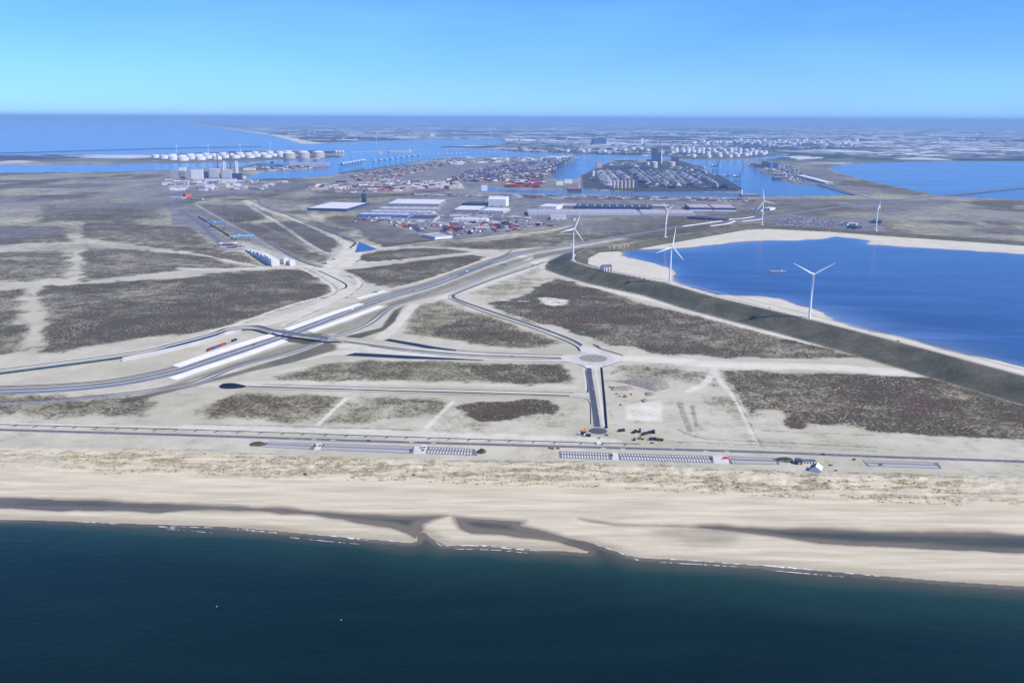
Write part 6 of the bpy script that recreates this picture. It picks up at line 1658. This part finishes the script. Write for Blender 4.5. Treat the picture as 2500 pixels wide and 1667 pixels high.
stacks('yard_clutter', 'boxes and trailers on the ground behind the container terminal', [(760, 452), (900, 446), (1000, 440), (1140, 446), (1000, 466), (880, 472), (740, 468)], 420, ('rust', 'tan', 'slate', 'white', 'grey'), 34, R(30), 3)
stacks('yard_clutter', 'low works on the ground at the far end of the container terminal', [(1020, 402), (1100, 390), (1270, 388), (1400, 386), (1380, 396), (1250, 396), (1130, 400)], 420, ('slate', 'tan', 'white', 'grey', 'navy'), 35, R(30), 5)
stacks('yard_clutter', 'low works on the coal terminal', [(1430, 432), (1470, 412), (1560, 400), (1690, 404), (1740, 430), (1790, 462), (1560, 464), (1440, 456)], 220, ('slate', 'navy', 'navy'), 36, R(60), 4)
# yard gantries over the container blocks
M_YC = mat('yard_crane_grey', (.45, .47, .50), .5); M_YN = mat('yard_crane_navy', (.06, .09, .20), .5)
yc_proto = {}
def yard_crane(x, y, key, m_, label, group):
    if key not in yc_proto:
        r = empty('yard_crane')
        for a in (-16, 16):
            for b in (-6, 6): MB().bar((a, b, 0), (a, b * .7, 24), .9, 4).build('leg', m_, r)
        MB().box(-20, 20, -2.4, 2.4, 24.1, 27).build('girder', m_, r); MB().box(-4, 4, -3.4, 3.4, 27.1, 30).build('trolley', m_, r)
        MB().bar((0, 0, 30), (0, 0, 44), .7, 4).build('mast', m_, r); yc_proto[key] = r
    else: r = copy_tree(yc_proto[key])
    r.location = pt(x, y); r.rotation_euler = (0, 0, R(-32)); return tag(r, label, 'crane', group)
ryc = random.Random(8); spots = []
for k in range(66):
    t = (k % 22) / 21; s_ = k // 22
    spots.append((1140 + t * 215 + ryc.uniform(-5, 5), (444 - t * 42 if s_ == 0 else 428 - t * 34 if s_ == 1 else 436 - t * 40) + ryc.uniform(-3, 3)))
for k, (x, y) in enumerate(sorted(spots)): yard_crane(x, y, k % 2, (M_YC, M_YN)[k % 2], nth(k + 1) + ' from the left of the yard gantries over the right container blocks', 'yard gantries of the right blocks')
spots = [(880 + k * 12.5 + ryc.uniform(-4, 4), 438 - k * 2.2 + ryc.uniform(-3, 3)) for k in range(18)]
for k, (x, y) in enumerate(sorted(spots)): yard_crane(x, y, k % 2, (M_YC, M_YN)[k % 2], nth(k + 1) + ' from the left of the yard gantries over the left container blocks', 'yard gantries of the left blocks')
# ---- coal terminal
M_COAL = bpy.data.materials.new('coal'); M_COAL.use_nodes = True
cn, cl = M_COAL.node_tree.nodes, M_COAL.node_tree.links
cg = cn.new('ShaderNodeNewGeometry'); ct = cn.new('ShaderNodeTexNoise'); ct.inputs['Scale'].default_value = .022; ct.inputs['Detail'].default_value = 5
cr = cn.new('ShaderNodeValToRGB'); cr.color_ramp.elements[0].position = .44; cr.color_ramp.elements[0].color = (.045, .045, .05, 1); cr.color_ramp.elements[1].position = .57; cr.color_ramp.elements[1].color = (.50, .50, .52, 1)
cl.new(cg.outputs['Position'], ct.inputs['Vector']); cl.new(ct.outputs['Fac'], cr.inputs['Fac']); cl.new(cr.outputs['Color'], cn['Principled BSDF'].inputs['Base Color']); cn['Principled BSDF'].inputs['Roughness'].default_value = .95
PILES = [(1463, 420, 1492, 452, 12), (1480, 418, 1508, 446, 9), (1508, 420, 1534, 438, 9), (1544, 416, 1592, 454, 7), (1556, 416, 1602, 450, 5), (1588, 420, 1636, 456, 7), (1600, 420, 1640, 448, 5), (1626, 420, 1656, 456, 7), (1634, 418, 1672, 448, 5), (1657, 420, 1722, 458, 7), (1668, 418, 1712, 440, 5), (1703, 426, 1742, 448, 7), (1712, 440, 1752, 456, 5), (1640, 410, 1690, 416, 5), (1690, 412, 1724, 424, 5), (1492, 404, 1518, 402, 5), (1528, 398, 1552, 408, 8), (1700, 408, 1720, 412, 4)]
for k, (x0, y0, x1, y1, w) in enumerate(sorted(PILES)):
    w = w * 1.25
    L = math.hypot(x1 - x0, y1 - y0); 
    heap([(x0 - w, y0), (x0, y0 - 1.6), (x0 + w, y0 - .5), (x1 + w, y1 - 1), (x1, y1 + 1.5), (x1 - w, y1)], 17, M_COAL, nth(k + 1) + ' from the left of the coal piles dusted white', 40 + k, 'coal_pile', 'coal pile', .9, 0.0, 20, 'coal piles')
for k in range(6):
    x = 1498 + k * 9.3; c = pt(x, 461); h = tall(x, 461, 441); ro = empty('silo', c)
    MB().cone(0, 0, -1, h, 7.2, 7.2, 18).build('shell', mat('silo_buff', (.50, .43, .40), .7), ro); MB().cone(0, 0, h, h + 2.5, 7.4, 2, 18).build('roof', M_RGREY, ro); MB().box(-2.5, 2.5, -8.0, -7.0, .2, 6).build('hopper_door', M_DARK, ro)
    tag(ro, 'tall buff silo, ' + ('first', 'second', 'third', 'fourth', 'fifth', 'last')[k] + ' from the left in the row of six by the water', 'silo', 'row of six silos')
block('boiler_house', 'tall navy boiler house behind the coal piles, highest building of the coal terminal', 'building', 1593, 1605, 400, 363, 40, M_WNAVY, M_RDARK)
block('boiler_house', 'lower navy block right of the tall boiler house at the coal terminal', 'building', 1605, 1612, 400, 374, 35, M_WNAVY, M_RDARK)
chimney(1614, 400, 362, 7, M_TURB, 'pale blue chimney beside the navy boiler house')
block('plant_block', 'dark conveyor tower between the two cream tanks of the coal terminal', 'building', 1641, 1657, 398, 384, 30, M_WNAVY, M_RDARK)
block('plant_block', 'long dark bunker wing left of the navy boiler house', 'building', 1580, 1594, 402, 390, 30, M_WNAVY, M_RDARK)
block('ore_tower', 'pinkish tower at the edge of the basin', 'building', 1457, 1470, 410, 396, 25, mat('pink_wall', (.55, .40, .36), .7), M_RPINK)
block('ore_tower', 'narrow white tower below the pinkish tower', 'building', 1447, 1452, 431, 417, 12, M_WWALL, M_RWHITE)
block('terminal_shed', 'reddish shed left of the navy boiler house by the water', 'shed', 1560, 1582, 396, 391, 20, M_RPINK, M_RPINK)
M_CREAM = mat('tank_cream', (.60, .50, .36), .6)
tank(1597, 410, 17, 14, 'left of two big cream tanks with white tops at the coal terminal', 'cream tanks of the coal terminal', M_CREAM, .12)
tank(1640, 409, 17, 13, 'right of two big cream tanks with white tops at the coal terminal', 'cream tanks of the coal terminal', M_CREAM, .12)
tank(1582, 403, 8, 7, 'small white tank left of the cream tanks', 'cream tanks of the coal terminal', M_TANK, .1)
for k, (a_, b_) in enumerate((((1750, 430), (1810, 466)), ((1545, 455), (1800, 467)), ((1470, 413), (1590, 412)))):
    p, q = pt(*a_), pt(*b_); u = (q - p); L = u.length; ro = empty('conveyor', p, math.atan2(u.y, u.x))
    MB().box(0, L, -2.5, 2.5, 9, 12.5).build('gallery', M_WNAVY, ro)
    for i in range(int(L / 40) + 1): MB().box(i * 40 - .8 + 1, i * 40 + .8 + 1, -2, 2, -.5, 9).build('support', M_DARK, ro)
    tag(ro, 'dark raised conveyor ' + ('along the right quay of the coal terminal', 'along the front edge of the coal terminal', 'across the back of the coal piles')[k], 'conveyor')
for k, (x0, x1, yb, yt, w_) in enumerate(((1845, 1860, 410, 402, M_WNAVY), (1862, 1876, 410, 395, M_WNAVY), (1880, 1888, 411, 398, M_WBLUE), (1890, 1898, 411, 399, M_WNAVY), (1835, 1846, 405, 400, M_WNAVY))):
    block('silo_block', ('first', 'second', 'third', 'fourth', 'last')[k] + (' counted from the left' if k < 4 else ' and lowest, at the tip') + ' of the blue silo blocks on the quay opposite', 'building', x0, x1, yb, yt, 30, w_, w_, group='blue silo blocks')
warehouse('long white roofed shed on the quay beyond the coal terminal', (1944, 427), (2015, 446), (1950, 424), 9, M_WLGREY, M_RWHITE, 0, maxd=60)
warehouse('white roofed sheds at the back of the opposite quay', (1930, 384), (1980, 382), (1935, 381), 10, M_WLGREY, M_RWHITE, 0, maxd=120)
warehouse('second row of white roofed sheds at the back of the opposite quay', (1945, 388), (2010, 384), (1950, 386), 10, M_WLGREY, M_RWHITE, 0, maxd=120)
block('dark_works', 'wide dark plant on the far shore left of the navy boiler house', 'building', 1448, 1480, 352, 338, 120, M_WNAVY, M_RDARK)
block('dark_works', 'pale slim tower on the far shore above the coal terminal', 'building', 1566, 1570, 352, 338, 30, M_WWALL, M_RWHITE)
for k in range(26):
    x = 1250 + k * 24.6 + r9.uniform(-6, 6); y = 352 + r9.uniform(-3, 6)
    block('far_plant', nth(k + 1) + ' from the left of the small industrial blocks in the haze', 'building', x, x + r9.uniform(3, 9), y, y - r9.uniform(3, 8), 60, r9.choice((M_WNAVY, M_WMID, M_GWALL)), M_RGREY, group='far industrial blocks')
# ---- ships
def ship(x0, x1, y, label, hull, house_at=.85, wide=22):
    a, b = pt(x0, y, SEA_Z), pt(x1, y, SEA_Z); L = (b - a).length; u = b - a; ro = empty('ship', a, math.atan2(u.y, u.x)); w = wide / 2
    MB().add(*loft([(0, w * .3, .5, 12), (L * .08, w, -1, 11), (L * .92, w, -1, 11), (L, w * .7, 0, 12)])).build('hull', hull, ro)
    MB().box(L * .1, L * .8, -w * .8, w * .8, 11, 14).build('deck_cargo', M_RGREY, ro)
    h0 = L * house_at; MB().box(h0, h0 + L * .07, -w * .9, w * .9, 11.1, 34).build('bridge_house', M_BODYW, ro); MB().cone(h0 + L * .1, 0, 11, 38, 2.5, 2, 10).build('funnel', M_WBLUE, ro)
    return tag(ro, label, 'ship')
ship(946, 1008, 372, 'long pale ship with white bridge house moored at the jetty', M_WLGREY, .85, 34)
ship(924, 934, 374, 'small white ship moored behind the long pale ship', M_BODYW, .6)
ship(1806, 1856, 481, 'low brown barge moored along the near quay of the right basin', M_BALL, .05, 12)
ship(1385, 1420, 466, 'dark red barge moored by the head of the basin', CM['maroon'], .8, 14)
ship(1885, 1925, 438, 'dark barge lying off the opposite quay', M_CRN, .8, 16)
jt = empty('jetty', pt(852, 372)); je = pt(1041, 365) - jt.location
ribbon_mesh(MB(), [Vector((0, 0, 0)), je], -8, 8, 2, 4).build('deck', M_RGREY, jt)
for i in range(10):
    p = je * (i / 9); MB().cone(p.x, p.y, -8, -2.1, 4, 4, 8).build('pile', M_DARK, jt)
tag(jt, 'narrow jetty running out into the harbour from the tank farm', 'jetty')
bw = lpx([(-600, 392), (378, 364), (500, 361), (640, 358)], SEA_Z, 200)
tag(ribbon_mesh(MB(), bw, -14, 14, 5, 9).build('breakwater', M_DARK), 'thin dark breakwater across the sea in front of the pale coast', 'breakwater')
# ---- distant country: towns and glasshouses seen as one mass
dm = {k: MB() for k in ('w', 'g', 'd')}
rd_ = random.Random(77)
for k in range(1500):
    v = 9 + 62 * rd_.random() ** 1.4; x = rd_.uniform(-300, 2800); y = hor(x) + v
    lim = np.interp(x, [353, 446, 542, 659, 735, 1073, 1226], [286, 298, 313, 330, 351, 341, 342])
    if x < 353 or (x < 1226 and y > lim - 4) or y > 348: continue
    p = pt(x, y); s = mpp(x, y)
    if rd_.random() < .38: dm['w'].cbox(p.x, p.y, 0, rd_.uniform(80, 420), rd_.uniform(60, 200), 7, rd_.uniform(-.2, .2))
    elif rd_.random() < .5: dm['g'].cbox(p.x, p.y, 0, rd_.uniform(20, 60), 20, rd_.uniform(12, 45), rd_.uniform(-.3, .3))
    else: dm['d'].cbox(p.x, p.y, 0, rd_.uniform(100, 600), rd_.uniform(30, 90), rd_.uniform(10, 18), rd_.uniform(-.3, .3))
tag(dm['w'].build('distant_glasshouses', M_WWALL), 'pale glasshouse roofs scattered over the hazy far country', 'glasshouses', kind='stuff')
tag(dm['g'].build('distant_town', M_WLGREY), 'tiny pale houses and flats of the hazy far towns', 'town', kind='stuff')
tag(dm['d'].build('distant_woods', mat('far_wood', (.03, .04, .028), .95)), 'dark belts of trees in the hazy far country', 'woods', kind='stuff')
